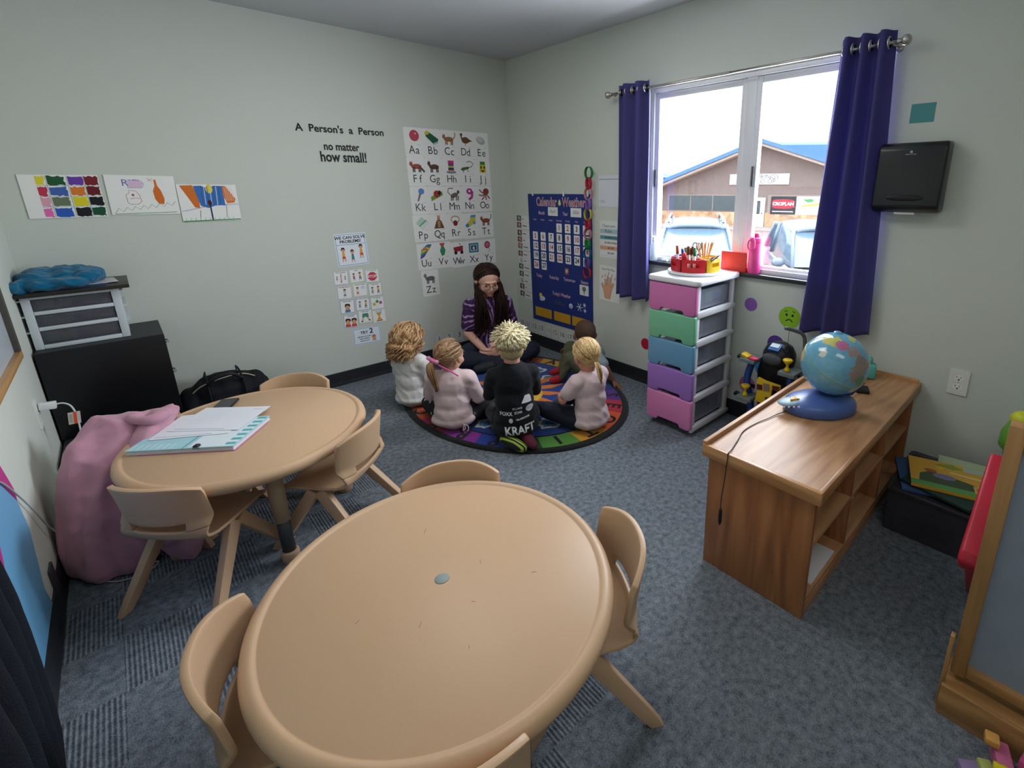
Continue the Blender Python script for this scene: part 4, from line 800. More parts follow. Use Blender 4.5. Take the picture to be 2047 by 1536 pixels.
# ---- papers left of the curtain ----
c = Cv(.28, .222, 'd9dde6'); c.line([(0.02, .88), (.98, .88)], .003, '3a4468'); c.line([(.06, .20), (.22, .20)], .003, '8a8e98'); c.line([(.06, .15), (.26, .15)], .003, '8a8e98')
c.hang('wall_paper_sheet', 'B', 1.250, 1.385, label='white printed sheet with a blue line at its top, tucked behind the left curtain', cat='paper')
c = Cv(.26, .275, 'dfe2e0'); c.text('Classroom', .36, .86, .030, '2c3034'); c.text('Rules', .36, .72, .034, '2c3034'); 
for k, (q, t) in enumerate((('5a9aa8', 'BE RESPECTFUL'), ('e8e4dc', 'BE RESPONSIBLE'), ('dca080', 'BE SAFE'), ('e4e8e8', 'BE KIND'))): c.rect(.02, .50-.14*k, .98, .60-.14*k, q); c.text(t, .45, .55-.14*k, .018, '3a3c40', True)
c.rect(.02, .66, .98, .78, 'a8c8cc'); c.text('Rules', .36, .72, .034, '2c3034')
c.hang('rules_poster', 'B', 1.250, 1.038, label='Classroom Rules sheet with coloured bands beside the left curtain', cat='poster')
c = Cv(.215, .272, 'e6e6e2'); c.text('Give Me Five', .42, .9, .026, '3a3c40')
c.poly([(.30, .06), (.22, .30), (.10, .46), (.15, .50), (.27, .40), (.26, .62), (.33, .62), (.36, .44), (.38, .70), (.46, .70), (.47, .44), (.52, .68), (.60, .66), (.56, .42), (.66, .56), (.72, .52), (.60, .30), (.54, .06)], 'd8a284')
c.line([(.30, .06), (.22, .30), (.10, .46), (.15, .50), (.27, .40), (.26, .62), (.33, .62), (.36, .44), (.38, .70), (.46, .70), (.47, .44), (.52, .68), (.60, .66), (.56, .42), (.66, .56), (.72, .52), (.60, .30), (.54, .06)], .003, '2c2420')
for x, t in ((.14, 'eyes'), (.28, 'ears'), (.44, 'mouth'), (.60, 'hands'), (.76, 'feet')): c.text(t, x, .77-.3*abs(x-.44), .015, '5a5450', True, 1, 1.2)
c.hang('hand_poster', 'B', 1.222, .702, -.03, label='Give Me Five sheet with a drawn hand, lowest sheet beside the left curtain', cat='poster')
# ---- coloured dots under the window ----
def dot(col, u, z, r_, lab, face=None, bar=False):
    c = Cv(2*r_, 2*r_, back=False, rough=.45); c.poly([(.5+.5*math.cos(2*PI*k/32), .5+.5*math.sin(2*PI*k/32)) for k in range(32)], col)
    if face: [c.oval(x, .60, .055, .06, '1c2418') for x in (.36, .64)]; c.line([(.34+.04*k, .30+.10*math.sin(PI*k/8)) for k in range(9)], .006, '1c2418'); c.line([(.25, .74), (.38, .80)], .004, '1c2418'); c.line([(.75, .74), (.62, .80)], .004, '1c2418')
    if bar: c.rect(.32, .38, 1.0, .62, '14161a')
    c.hang('wall_dot_sticker', 'B', u, z, label=lab, cat='sticker', group='round stickers on the window wall')
dot('8f63b8', 2.387, .741, .040, 'plain purple round sticker under the window sill'); dot('8fc22c', 2.625, .706, .062, 'green sad face round sticker beside the right curtain', True)
dot('b8203c', 1.588, .308, .042, 'red round sticker low on the wall left of the drawer cart'); dot('c46a8c', 2.405, .235, .052, 'pink round sticker with a black bar right of the drawer cart', bar=True)
dot('5a3f98', 2.560, .535, .050, 'dark purple round sticker behind the toy tower'); dot('3f98cc', 2.505, .370, .060, 'blue round sticker behind the toy tower'); dot('4f9a3c', 1.655, .800, .040, 'green round sticker behind the hem of the left curtain')
c = Cv(.092, .078, '4f9494', th=.001); c.hang('square_sticker', 'B', 3.114, 1.722, label='plain teal square sticker above the paper towel dispenser', cat='sticker')
# ================= RUG =================
a_, b_2 = .692, .922
MR = lambda h: M(h, .95, .1, bump=.5, bscale=600, sheen=.2, var=.06)
c = Cv(2*a_, 2*b_2, back=False, rough=.95); c.th = .009
def ep(r_, d): return (.5+.5*r_*math.cos(math.radians(d)), .5+.5*r_*math.sin(math.radians(d)))
segs = [(42, 26, 'c8602c', 'Y'), (26, 12, 'd0a038', 'A'), (12, -3, '3f8a48', 'H'), (-3, -19, '2f5fb0', 'U'), (-19, -35, '33408c', 'L'), (-35, -48, '5a2f88', 'S'), (-48, -63, 'b0283c', 'E'), (-63, -83, 'd0582c', 'O'), (-83, -101, 'dfa02c', 'T'),
        (-101, -120, '58963c', 'I'), (-120, -134, '1f4a30', 'N'), (-134, -150, '2040a0', 'P'), (-150, -167, '8a2f9a', 'R'), (-167, -184, 'a02850', 'K'), (176, 160, 'c05028', 'C'), (160, 145, 'cf9a30', 'B'), (145, 128, '3a7a40', 'D'), (128, 110, '28529c', 'G'), (110, 90, '6a3080', 'M'), (90, 73, '2c5a34', 'V'), (73, 57, '244a9a', 'W'), (57, 42, 'a83048', 'X')]
for d0, d1, q, t in segs:
    n = 6; c.poly([ep(.945, d0+(d1-d0)*k/n) for k in range(n+1)]+[ep(.80, d1+(d0-d1)*k/n) for k in range(n+1)], MR(q))
    m_ = (d0+d1)/2; x, y = ep(.872, m_); tdir = math.atan2((y-.5)*b_2, (x-.5)*a_)
    c.text(t, x, y, .135, MR('17181c'), True, 1, tdir-PI/2 if t != 'I' else tdir+PI/2)
c.poly([ep(.785, k*5) for k in range(72)], MR('1c3f8c'))
for ang, r_, s_ in ((101, .58, .055), (70, .54, .055), (1, .50, .045), (23, .56, .05), (-60, .5, .05), (-151, .63, .045), (160, .62, .05), (-105, .62, .05)):
    x, y = ep(r_, ang)
    for kk, q in ((1.0, 'd8d8cc'), (.72, '4a80b0'), (.4, '1c3f6c')): c.poly([(x+s_*kk*(1.25+.22*math.sin(5*k*PI/12+ang))*math.cos(k*PI/12), y+s_*kk*.62*(1.2+.25*math.sin(4*k*PI/12+ang))*math.sin(k*PI/12)) for k in range(24)], MR(q))
for k in range(14):
    a = 2*PI*k/14; c.poly([(.5+r_*math.cos(a+da)*.5*1.33, .5+r_*math.sin(a+da)*.5) for r_, da in ((.20, -.16), (.30, -.13), (.42, .04), (.31, .10), (.20, .16))], MR('d8782c'))
c.poly([ep(.27, k*10) for k in range(36)], MR('e0b038')); c.text('ABC', .5, .5, .12, MR('b0283c'), True, 1, PI/4)
rg = root('alphabet_rug', 'oval dark blue alphabet rug with a rainbow letter border, children sitting on it', 'rug', (-.8005, -1.034, 0))
MB().lathe([(.001, .0), (.985, 0), (1.0, .004), (.995, .0085), (.96, .0088), (.001, .0088)], n=96, sx=a_, sy=b_2).build('rug_border', MR('15171a'), rg)
c.obj('rug_pattern', rg)
# ================= BLACK CABINET AND WHAT STANDS ON IT =================
MBL = M('0f1013', .35, .4, var=.05); MBLD = M('2a2d31', .5, .3, bump=.15, bscale=200)
cb = root('black_cabinet', 'black two-tier cabinet in the left corner below the white drawer box', 'cabinet', (0, 0, 0))
MB().bb(-2.972, -2.517, -.40, -.006, .245, .685).build('upper_box', MBL, cb, bevel=.003)
MB().bb(-2.968, -2.30+.0, -.405, -.395, .0, .0).build('trim', MBL, cb) if False else None
MB().bb(-2.960, -2.58, -.685, -.02, .0, .225).build('lower_box', MBL, cb, bevel=.003); MB().bb(-2.966, -2.57, -.695, -.02, .225, .243).build('lower_top', MBLD, cb, bevel=.003)
MB().bb(-2.970, -2.519, -.398, -.008, .6852, .689).build('top_panel', MBLD, cb)
for z in (.62, .45): MB().tube([(-2.5175, -.30, z), (-2.505, -.30, z), (-2.505, -.24, z), (-2.5175, -.24, z)], .004, 8).build('side_handle', MSI, cb)
wd = root('drawer_box', 'small white three-drawer plastic box on the black cabinet', 'drawer box', (-2.804, -.175, .690))
MWD = M('c9d2d6', .35, .4); MDR = glassy('smoky_drawer', (.55, .56, .60, 1), .10, .12, '5d6068', .55)
w_, dd, hh = .164, .155, .255
f = MB(); 
for x in (-w_, w_-.030): f.bb(x, x+.030, -dd, dd, 0, hh)
f.bb(-w_+.03, w_-.03, -dd, dd, 0, .020); f.bb(-w_+.03, w_-.03, -dd, dd, hh-.016, hh); f.bb(-w_+.03, w_-.03, dd-.006, dd, .02, hh-.016)
f.bb(-w_+.03, w_-.03, -dd, dd-.006, .088, .106); f.bb(-w_+.03, w_-.03, -dd, dd-.006, .164, .182); f.build('frame', MWD, wd, bevel=.003, fix=False)
for k, (z0, z1) in enumerate(((.0215, .0865), (.1075, .1625), (.1835, .2375))):
    d = MB().bb(-w_+.032, w_-.032, -dd+.006, dd-.01, z0, z1).build('drawer', MDR, wd, bevel=.003)
    MB().bb(-w_+.045, w_-.045, -dd+.03, dd-.03, z0+.004, z1-.014).build('stored_item', M(('8a8474', '746c74', '9a9890')[k], .7, var=.4, vscale=40), d)
    for s_ in (-1, 1): MB().bb(s_*w_, s_*(w_+.014), -dd+.01, dd-.04, z1-.006, z1+.002).build('side_ledge', MWD, wd)
bo = tag(MB().bb(-2.978, -2.597, -.372, -.012, .9455, .963).build('black_board', M('23211f', .4, .4), bevel=.001), 'thin dark board lying on the white drawer box', 'board')
fo = tag(MB().box((-2.80, -.22, .9655), (.27, .21, .004), RZ(-.12)).build('navy_folder', M('2b3f66', .5)), 'navy folder sticking out under the blue cloth', 'folder')
tag(MB().box((-2.765, -.20, .969), (.25, .17, .002), RZ(.10)).build('paper_sheet', M('d5d5d2', .7)), 'white sheet between the navy folder and the blue cloth', 'paper')
# cloth: lumpy folded bundle
def folds(amp, sc_, seed=0, stretch=(1, 1, 1)):
    def f(co, n_):
        p = Vector((co.x*stretch[0], co.y*stretch[1], co.z*stretch[2]))*sc_+Vector((seed, seed*.7, 0))
        a = noise.noise(p); b = noise.noise(p*2.3+Vector((5, 1, 2)))
        return amp*((1-abs(a)*2.2)+.45*b)
    return f
cl = MB(); rr = random.Random(4)
for x, y, z, rx, ry, rz in ((-2.895, -.18, 1.010, .078, .13, .042), (-2.80, -.16, 1.012, .085, .115, .042), (-2.735, -.19, 1.005, .058, .11, .036), (-2.89, -.26, .988, .082, .09, .026), (-2.955, -.30, .985, .018, .07, .03), (-2.82, -.28, .988, .09, .07, .022)): cl.ell((x, y, z), (rx, ry, rz), RZ(rr.uniform(-.4, .4)))
tag(cl.build('blue_cloth', M('0d6286', .85, .1, sheen=.3, bump=.3, bscale=400), remesh=.006, smooth_it=6, disp=folds(.010, 17, 3, (1, 1, 2.0))), 'crumpled turquoise blue cloth on top of the white drawer box', 'cloth')
# ================= DUFFEL BAG =================
db = root('duffel_bag', 'black duffel bag with pale zip piping against the back wall', 'bag', (-2.30, -.165, 0))
MBG = M('191a20', .7, .2, bump=.3, bscale=500, var=.1)
b = MB().ell((0, 0, .17), (.215, .135, .17), n=28, m=18).bb(-.17, .17, -.11, .11, .0, .16).ell((-.16, 0, .15), (.07, .125, .14)).ell((.15, 0, .16), (.075, .125, .15))
b.build('body', MBG, db, remesh=.008, smooth_it=10, disp=folds(.010, 10, 1))
MB().tube(smooth_pts([(-.20, -.055, .225), (-.12, -.062, .300), (0, -.062, .328), (.10, -.060, .325), (.18, -.055, .27)]), .0035, 6).build('zip_piping', M('b8b49a', .5), db)
for s_ in (-1, 1):
    x = s_*.085; MB().tube(smooth_pts([(x, -.155, .05), (x, -.152, .20), (x*1.0, -.10, .305), (x*.95, -.03, .352), (x*.9, .05, .345), (x, .10, .30)]), .012, 8, flat=.3).build('strap', M('15161a', .6), db)
MB().tube(smooth_pts([(-.085, -.10, .31), (-.05, -.12, .35), (.03, -.135, .365), (.085, -.10, .31)]), .009, 8).build('handle', M('1b1c22', .6), db)
MB().box((.01, -.150, .13), (.22, .03, .17), RX(-.12)).build('front_pocket', M('24252c', .65, bump=.3, bscale=300), db, bevel=.012)
MB().box((.195, -.06, .235), (.006, .012, .03), RZ(.4)).build('red_tab', M('a02838', .5), db)
# ================= PINK JACKET over the chair =================
jk = root('pink_jacket', 'dusty pink jacket draped over the chair and down to the floor by the left wall', 'jacket', (0, 0, 0))
MPK = M('bf8d9f', .8, .15, sheen=.3, bump=.25, bscale=500, var=.05)
rings = [(.535, (-2.675, -1.10), .125, .018, .10), (.520, (-2.690, -1.11), .150, .040, .12), (.47, (-2.735, -1.12), .155, .075, .2), (.38, (-2.785, -1.145), .150, .105, .2), (.28, (-2.805, -1.165), .150, .13, .15), (.18, (-2.815, -1.19), .152, .15, .1), (.09, (-2.815, -1.21), .155, .165, .05), (.035, (-2.815, -1.23), .15, .165, .05), (.004, (-2.81, -1.23), .14, .155, .05)]
V = []; F = []; n = 96
for i, (z, (x, y), rx, ry, rot) in enumerate(rings):
    fa = min(1, i/4)
    for k in range(n):
        a = 2*PI*k/n; fl = 1+fa*(.06*math.sin(7*a+.6*i)+.035*math.sin(13*a+1.1+.3*i)); p = RZ(rot) @ Vector((rx*math.cos(a)*fl, ry*math.sin(a)*fl, 0))
        V.append((max(x+p.x, -2.962), y+p.y, z+.012*math.sin(3*a+i)*(z > .1)-.02*math.cos(a)*(i < 3)))
for i in range(len(rings)-1):
    for k in range(n): F.append((i*n+k, i*n+(k+1) % n, (i+1)*n+(k+1) % n, (i+1)*n+k))
F += [tuple(range(n)), tuple((len(rings)-1)*n+k for k in range(n-1, -1, -1))]
def jdisp(co, n_): return .012*(1-2.4*abs(noise.noise(Vector((co.x*11, co.y*11, co.z*3.2)))))*min(1, (co.z+.0)/.05)+.004*noise.noise(co*30)
MB().add(V, F, 0, True).build('jacket_body', MPK, jk, remesh=.009, smooth_it=4, disp=jdisp)
sl = MB().tube(smooth_pts([(-2.60, -1.10, .50), (-2.67, -1.22, .44), (-2.715, -1.33, .30), (-2.69, -1.37, .15), (-2.645, -1.40, .05), (-2.60, -1.43, .03)]), [.045]*21, 14)
sl.build('sleeve', MPK, jk, remesh=.008, smooth_it=3, disp=lambda co, n_: .007*(1-2.2*abs(noise.noise(Vector((co.x*14, co.y*14, co.z*22)))))*min(1, co.z/.04))
MB().tube(smooth_pts([(-2.70, -1.15, .535), (-2.64, -1.20, .525), (-2.58, -1.16, .530)]), [.018, .018, .018, .018, .022, .022, .022, .02, .018], 10).build('collar', MPK, jk)
tag(MB().tube(smooth_pts([(-2.90, -1.33, .01), (-2.84, -1.40, .006), (-2.76, -1.42, .008), (-2.72, -1.40, .02), (-2.75, -1.37, .008)]), .0025, 6).build('drawstring', M('c8b8bc', .6)), 'pale drawstring curled on the floor beside the pink jacket', 'string')
# ================= PLANNER, PAPERS, PHONE on the far table =================
tz = .4565
pl = root('planner_book', 'thick open planner with turquoise stripes on the far table', 'planner', (-2.500, -1.350, tz), math.radians(-39))
ed = MB(); 
for k in range(7): ed.bb(-.190, .190-.001*k, -.125+.001*k, .125, .0+.0021*k, .0017+.0021*k)
ed.build('pages', M('e3e4e4', .8), pl)
c = Cv(.385, .252, '9fd3db', th=.002); c.rect(0, 0, .5, 1, 'a8d4de'); c.rect(.56, .02, .99, .98, 'dfe9f0'); [c.rect(.89, .06+.14*k, .985, .13+.14*k, '54b2b4') for k in range(7)]; c.line([(.52, 0), (.52, 1)], .003, '5a6a70'); [c.rect(.02+.06*k, .03, .05+.06*k, .18, 'c0e2e8') for k in range(7)]
o = c.obj('cover', pl); o.location = (0, 0, .0155)
MB().bb(-.150, .196, -.129, .10, -.0001, .0009).build('pink_page', M('d488b0', .8), pl)
MB().prism([(-.012, -.010), (.012, -.010), (.007, .012), (-.007, .012)], (.055, -.125, .0180), (1, 0, 0), (0, 0, .6), (0, .018, 0)).build('binder_clip', M('141518', .4), pl)
for i, (x, y, rz, lab) in enumerate(((-2.425, -1.260, -42, 'upper printed white sheet on the planner, towards the phone'), (-2.485, -1.270, -33, 'lower white sheet with a thin line under the other sheet on the planner'))):
    c = Cv(.279, .216, 'e6e8ef', th=.0008); c.line([(.05, .08), (.78, .05)], .002, '3a4a78'); c.line([(.80, .88), (.93, .88)], .003, '9a9ea8')
    
    for k in range(6): c.line([(.08, .8-.1*k), (.5, .8-.1*k)], .0008, 'c0c4cc')
    c.lay('paper_sheet', (x, y, tz+.0190+.0015*(1-i)), (0, 0, math.radians(rz)), label=lab, cat='paper')
ph = root('phone', 'black smartphone lying face up behind the papers', 'phone', (-2.395, -1.075, tz), math.radians(-28))
MB().prism(rrect(-.037, .037, -.078, .078, .010), (0, 0, 0), (1, 0, 0), (0, 1, 0), (0, 0, .009)).build('case', M('16181b', .4), ph, bevel=.002); MB().prism(rrect(-.034, .034, -.075, .075, .008), (0, 0, .0091), (1, 0, 0), (0, 1, 0), (0, 0, .0004)).build('screen', M('1d2226', .12, .6), ph)
# ================= CHARGER on the left wall =================
cg = root('charger', 'white plug-in charger with a red-and-white tagged cord, on the left wall', 'charger', (0, 0, 0))
MB().box((-2.945, -.700, .525), (.052, .030, .030), RY(.1)).build('plug', M('dfe2e2', .35), cg, bevel=.004)
MB().tube(smooth_pts([(-2.920, -.70, .524), (-2.900, -.70, .522), (-2.880, -.70, .500), (-2.872, -.71, .45), (-2.876, -.72, .36), (-2.885, -.735, .27), (-2.88, -.76, .252)]), .0032, 8).build('cord', M('d9dcdc', .4), cg)
c = Cv(.038, .055, 'c9c2ba', th=.001); c.rect(.42, 0, .70, 1, 'e0563c'); c.rect(.08, .15, .34, .85, 'a8a49c'); o = c.obj('tag', cg); o.matrix_basis = Matrix.Translation((-2.880, -.716, .450)) @ (RY(.12) @ RZ(.2) @ RX(PI/2)).to_4x4()
tag(MB().tube(smooth_pts([(-2.972, -1.72, .64), (-2.972, -1.625, .605), (-2.970, -1.523, .517), (-2.968, -1.399, .388), (-2.966, -1.311, .278), (-2.962, -1.245, .209), (-2.955, -1.18, .12), (-2.948, -1.16, .02)]), .0024, 6).build('pale_cable', M('b8c4c4', .4)), 'thin pale cord running down the left wall behind the pink jacket', 'cable')
# ================= LEFT WALL: framed board, blue banner, dark coat =================
wbd = root('framed_board', 'wood framed whiteboard corner at the left edge of the photo', 'board', (0, 0, 0))
MWF = wood('pine_frame', '9a7040', 'c89a62', 1, .4)
MB().bb(-2.978, -2.972, -2.0, -.79, .79, 1.38).build('board_face', M('b4bcc4', .3, .5, var=.15, vscale=14), wbd)
for a in ((-2.979, -2.955, -2.03, -.765, .768, .798), (-2.979, -2.955, -2.03, -.765, 1.37, 1.40), (-2.979, -2.955, -.795, -.765, .798, 1.37), (-2.979, -2.955, -2.03, -2.0, .798, 1.37)): MB().bb(*a).build('frame_strip', MWF if a[5]-a[4] < .1 else M('4c4a46', .5), wbd, bevel=.002)
bn_ = root('blue_light_patch', 'light painted as a blue banner with pink bands on the left wall near us', 'patch', (0, 0, 0))  # bluish light on the wall and its shade edge, drawn as a flat patch
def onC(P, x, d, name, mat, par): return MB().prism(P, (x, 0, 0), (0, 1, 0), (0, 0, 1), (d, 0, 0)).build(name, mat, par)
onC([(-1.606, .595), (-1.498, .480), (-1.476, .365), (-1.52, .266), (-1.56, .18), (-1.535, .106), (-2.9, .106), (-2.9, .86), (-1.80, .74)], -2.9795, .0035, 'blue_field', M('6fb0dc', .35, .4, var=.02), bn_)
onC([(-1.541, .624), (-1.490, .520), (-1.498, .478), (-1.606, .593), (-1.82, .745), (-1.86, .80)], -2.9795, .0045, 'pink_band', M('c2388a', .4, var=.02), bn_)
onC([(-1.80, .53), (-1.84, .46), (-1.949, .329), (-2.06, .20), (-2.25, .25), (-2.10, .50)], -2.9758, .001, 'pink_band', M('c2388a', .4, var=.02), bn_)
dc = root('dark_coat', 'dark navy coat hanging at the bottom left corner of the photo', 'coat', (0, 0, 0))
def cf(u, v):
    z = .82-.64*v; tb = [(.82, -2.20), (.70, -2.13), (.58, -2.112), (.49, -2.118), (.39, -2.136), (.30, -2.157), (.24, -2.192), (.205, -2.25), (.18, -2.31)]
    y0 = tb[-1][1]
    for (za, ya), (zb, yb) in zip(tb, tb[1:]):
        if za >= z >= zb: y0 = ya+(yb-ya)*(za-z)/(za-zb); break
    y = y0-.62*u
    x = -2.948+.020*math.sin(2*PI*5.5*u+1.5*v)*min(1, u*8)+.018*min(1, u*10)+.06*u
    return Vector((max(x, -2.965), y, z))
MB().grid(cf, 90, 50).build('coat_body', M('141821', .8, .2, bump=.4, bscale=300, var=.2), dc, solid=.012)
MB().tube(smooth_pts([(-2.915, -2.52, .815), (-2.945, -2.52, .86), (-2.975, -2.52, .90)]), .006, 8).build('hanging_loop', M('15181d', .6), dc)
# ================= WINDOW SILL ITEMS =================
wb = root('water_bottle', 'bright pink water bottle with a carry loop on the window sill', 'bottle', (.005, -2.385, .9275))
MPB = M('ea4f9c', .3, .5)
MB().lathe([(.001, 0), (.034, 0), (.036, .003), (.036, .170), (.034, .176)], n=32).build('body', MPB, wb)
MB().lathe([(.036, .176), (.037, .178), (.037, .203), (.033, .207), (.001, .207)], n=32).build('lid', MPB, wb); MB().lathe([(.001, .206), (.016, .206), (.015, .228), (.012, .232), (.001, .232)], (.0, -.004, 0), 20).build('spout_cap', MPB, wb)
MB().tube(smooth_pts([(-.037, .012, .200), (-.046, .022, .185), (-.047, .024, .155), (-.046, .008, .140), (-.046, -.014, .155), (-.045, -.014, .185), (-.037, -.006, .200)]), .0045, 8).build('carry_loop', MPB, wb)
sb = root('sanitizer_bottle', 'clear pump bottle on the sill beside the left curtain', 'bottle', (.008, -1.637, .9275))
MB().lathe([(.001, 0), (.026, 0), (.028, .004), (.028, .100), (.012, .120), (.011, .130)], n=24).build('body', glassy('clear_bottle', (.9, .95, .97, 1), .15, .05, 'dbe6ea', .45), sb); MB().lathe([(.001, .130), (.013, .130), (.013, .142), (.005, .144), (.005, .165), (.001, .165)], n=16).build('pump', M('e4eaec', .4), sb); MB().tube([(0, 0, .163), (-.02, 0, .165), (-.03, 0, .160)], .004, 8).build('nozzle', M('e4eaec', .4), sb)
tag(MB().box((-.005, -2.26, .985), (.022, .165, .115)).build('red_box', M('d23a34', .5), bevel=.002), 'flat red box standing on the sill beside the pink bottle', 'box')
tag(MB().box((.010, -1.735, .936), (.03, .05, .016)).build('sill_gadget', M('e2e4e6', .4), bevel=.004), 'small white gadget on the sill near the left curtain', 'gadget')
# ================= ORGANIZER with markers and pencils =================
og = root('desk_organizer', 'round red and yellow turntable caddy on the drawer cart lid', 'organizer', (-.235, -2.140, .9325))
MB().lathe([(.001, 0), (.150, 0), (.158, .006), (.158, .016), (.152, .018), (.001, .014)], n=48).build('turntable', MWP, og)
ocol = ['b81f30', 'c8262f', 'd8b020', '2f6fb0', '6a3a90', '3f9a50']
def wedge(k, col):
    a0, a1 = 2*PI*k/6+.03, 2*PI*(k+1)/6-.03; R_, hgt_ = .140, .072; m_ = MB(); n = 8; t_ = .004
    out = [(R_*math.cos(a0+(a1-a0)*i/n), R_*math.sin(a0+(a1-a0)*i/n)) for i in range(n+1)]; inn = [(.018*math.cos((a0+a1)/2), .018*math.sin((a0+a1)/2))]
    P = out+inn; cx_ = sum(p[0] for p in P)/len(P); cy_ = sum(p[1] for p in P)/len(P); Q = [(cx_+(x-cx_)*.94, cy_+(y-cy_)*.94) for x, y in P]; N_ = len(P)
    V = [(x, y, .019) for x, y in P]+[(x, y, .019+hgt_) for x, y in P]+[(x, y, .019+hgt_) for x, y in Q]+[(x, y, .024) for x, y in Q]
    F = [tuple(range(N_-1, -1, -1)), tuple(3*N_+i for i in range(N_))]
    for q in range(3):
        for i in range(N_):
            i2 = (i+1) % N_
            if q in (0,) and 2 <= i <= 5:   # handle slot in the outer wall
                pa, pb = Vector(V[i]), Vector(V[i2]); 
                F.append((i, i2, N_+i2, N_+i)) if False else None
                za, zb_ = .019+.030, .019+.052; o_ = len(V); V += [(pa.x, pa.y, za), (pb.x, pb.y, za), (pb.x, pb.y, zb_), (pa.x, pa.y, zb_)]
                F += [(i, i2, o_+1, o_), (o_+3, o_+2, N_+i2, N_+i)]; continue
            if q == 2 and 2 <= i <= 5:
                pa, pb = Vector(V[3*N_+i]), Vector(V[3*N_+i2]); za, zb_ = .019+.030, .019+.052; o_ = len(V); V += [(pa.x, pa.y, za), (pb.x, pb.y, za), (pb.x, pb.y, zb_), (pa.x, pa.y, zb_)]
                F += [(3*N_+i, 3*N_+i2, o_+1, o_), (o_+3, o_+2, 2*N_+i2, 2*N_+i)]; continue
            F.append((q*N_+i, q*N_+i2, (q+1)*N_+i2, (q+1)*N_+i))
    m_.add(V, F, 0, False); return m_.build('compartment', M(col, .35, .5), og)
for k in range(6): wedge(k, ['3f6fb0', '5a3f90', 'b81f2c', 'c8262f', 'd8b020', 'd8b020'][k])
def stick(name, lab, cat, grp, base, tip, r_, col, capc=None, caplen=.3, point=None):
    b0, t0 = Vector(base), Vector(tip); r = root(name, lab, cat, base, 0, grp); d = t0-b0
    MB().tube([(0, 0, 0), d*(1-caplen)], r_, 8).build('barrel', M(col, .4), r)
    if capc: MB().tube([d*(1-caplen), d*.985, d], [r_*1.1, r_*1.1, r_*.7], 8).build('cap', M(capc, .4), r)
    if point: MB().tube([d*(1-caplen), d*.96], [r_, r_*.25], 8).build('wood_point', M('d8b080', .7), r); MB().tube([d*.96, d], [r_*.25, .0002], 6).build('lead', M(point, .5), r)
    return r
rr = random.Random(9); OZ = .9325+.026; ox, oy = -.235, -2.140
mk = [('white', 'e8e6e0', 'd05030'), ('yellow', 'e8e6e0', 'e0b030'), ('orange', 'e8e6e0', 'e07030'), ('blue', 'e8e6e0', '3050b0'), ('brown', 'd8c8b8', '6a3a24'), ('dark red', 'e8e6e0', '8a2030'), ('green', 'e8e6e0', '2f8a4c'), ('purple', 'e8e6e0', '6a3a90'), ('pink', 'e8e6e0', 'e070a0'), ('light green', 'e8e6e0', '90b848'), ('black', 'e8e6e0', '202226')]
for k, (nm, bc, cc_) in enumerate(mk):
    a = PI*(.80+.042*k*1.5) if k < 7 else PI*(.88+.05*(k-7)); R_ = .104-.03*(k % 3) if k < 7 else .045+.01*(k % 2)
    x, y = ox+R_*math.cos(a), oy+R_*math.sin(a); lean = Vector((math.cos(a)*rr.uniform(0, .018)+rr.uniform(-.008, .008), math.sin(a)*rr.uniform(-.01, .02)+.006, 0))
    stick('marker', '%s capped marker standing in the red part of the round caddy' % nm, 'marker', 'markers in the round caddy', (x, y, OZ), (x+lean.x, y+lean.y, OZ+.125+rr.uniform(-.006, .012)), .0076, bc, cc_, .36)
for k in range(10):
    a = -PI*.5+.09*k; x, y = ox+.045+.004*(k % 3), oy-.028-.003*(k % 4)
    stick('pencil', 'yellow pencil standing point up in the middle of the round caddy', 'pencil', 'pencils in the round caddy', (x+.002*k-.01, y-.012+.003*k, OZ+.0), (x+.024-.008*k, y-.048+.009*k, OZ+.158+.006*math.sin(k*2.2)), .0036, 'd89040', None, .12, '303030')
for k in range(5):
    stick('thin_pencil', 'patterned thin pencil leaning out of the yellow compartment, one of five', 'pencil', 'thin pencils in the yellow compartment', (ox-.045-.008*k, oy-.075, OZ), (ox-.03+.004*k, oy-.130-.012*k, OZ+.088+.003*k), .003, ('d8d8d4', '3f6a4c', 'c84858', 'e8e4dc', '2c3438')[k], None, .12, '303030')
gs = root('glue_stick', 'red and white glue stick leaning in the front red compartment', 'glue stick', (ox-.105, oy-.015, OZ)); 
MB().tube([(0, 0, 0), (-.010, .008, .060)], .0135, 16).build('tube_body', M('e6e2de', .4), gs); MB().tube([(-.010, .008, .060), (-.017, .013, .100)], .0142, 16).build('cap', M('c8323c', .35), gs)
sz = root('scissors', 'blue handled scissors standing in the round caddy', 'scissors', (ox+.02, oy+.01, OZ)); 
MB().tube([(0, 0, 0), (.004, 0, .10)], .004, 8, flat=.3).build('blade', MSI, sz)
for s_ in (-1, 1): MB().tube([(.004+.0*s_, s_*.013+.015*math.cos(2*PI*k/16)*1.0, .122+.021*math.sin(2*PI*k/16)) for k in range(17)], .003, 6).build('handle_loop', M('2f4f8c', .4), sz)
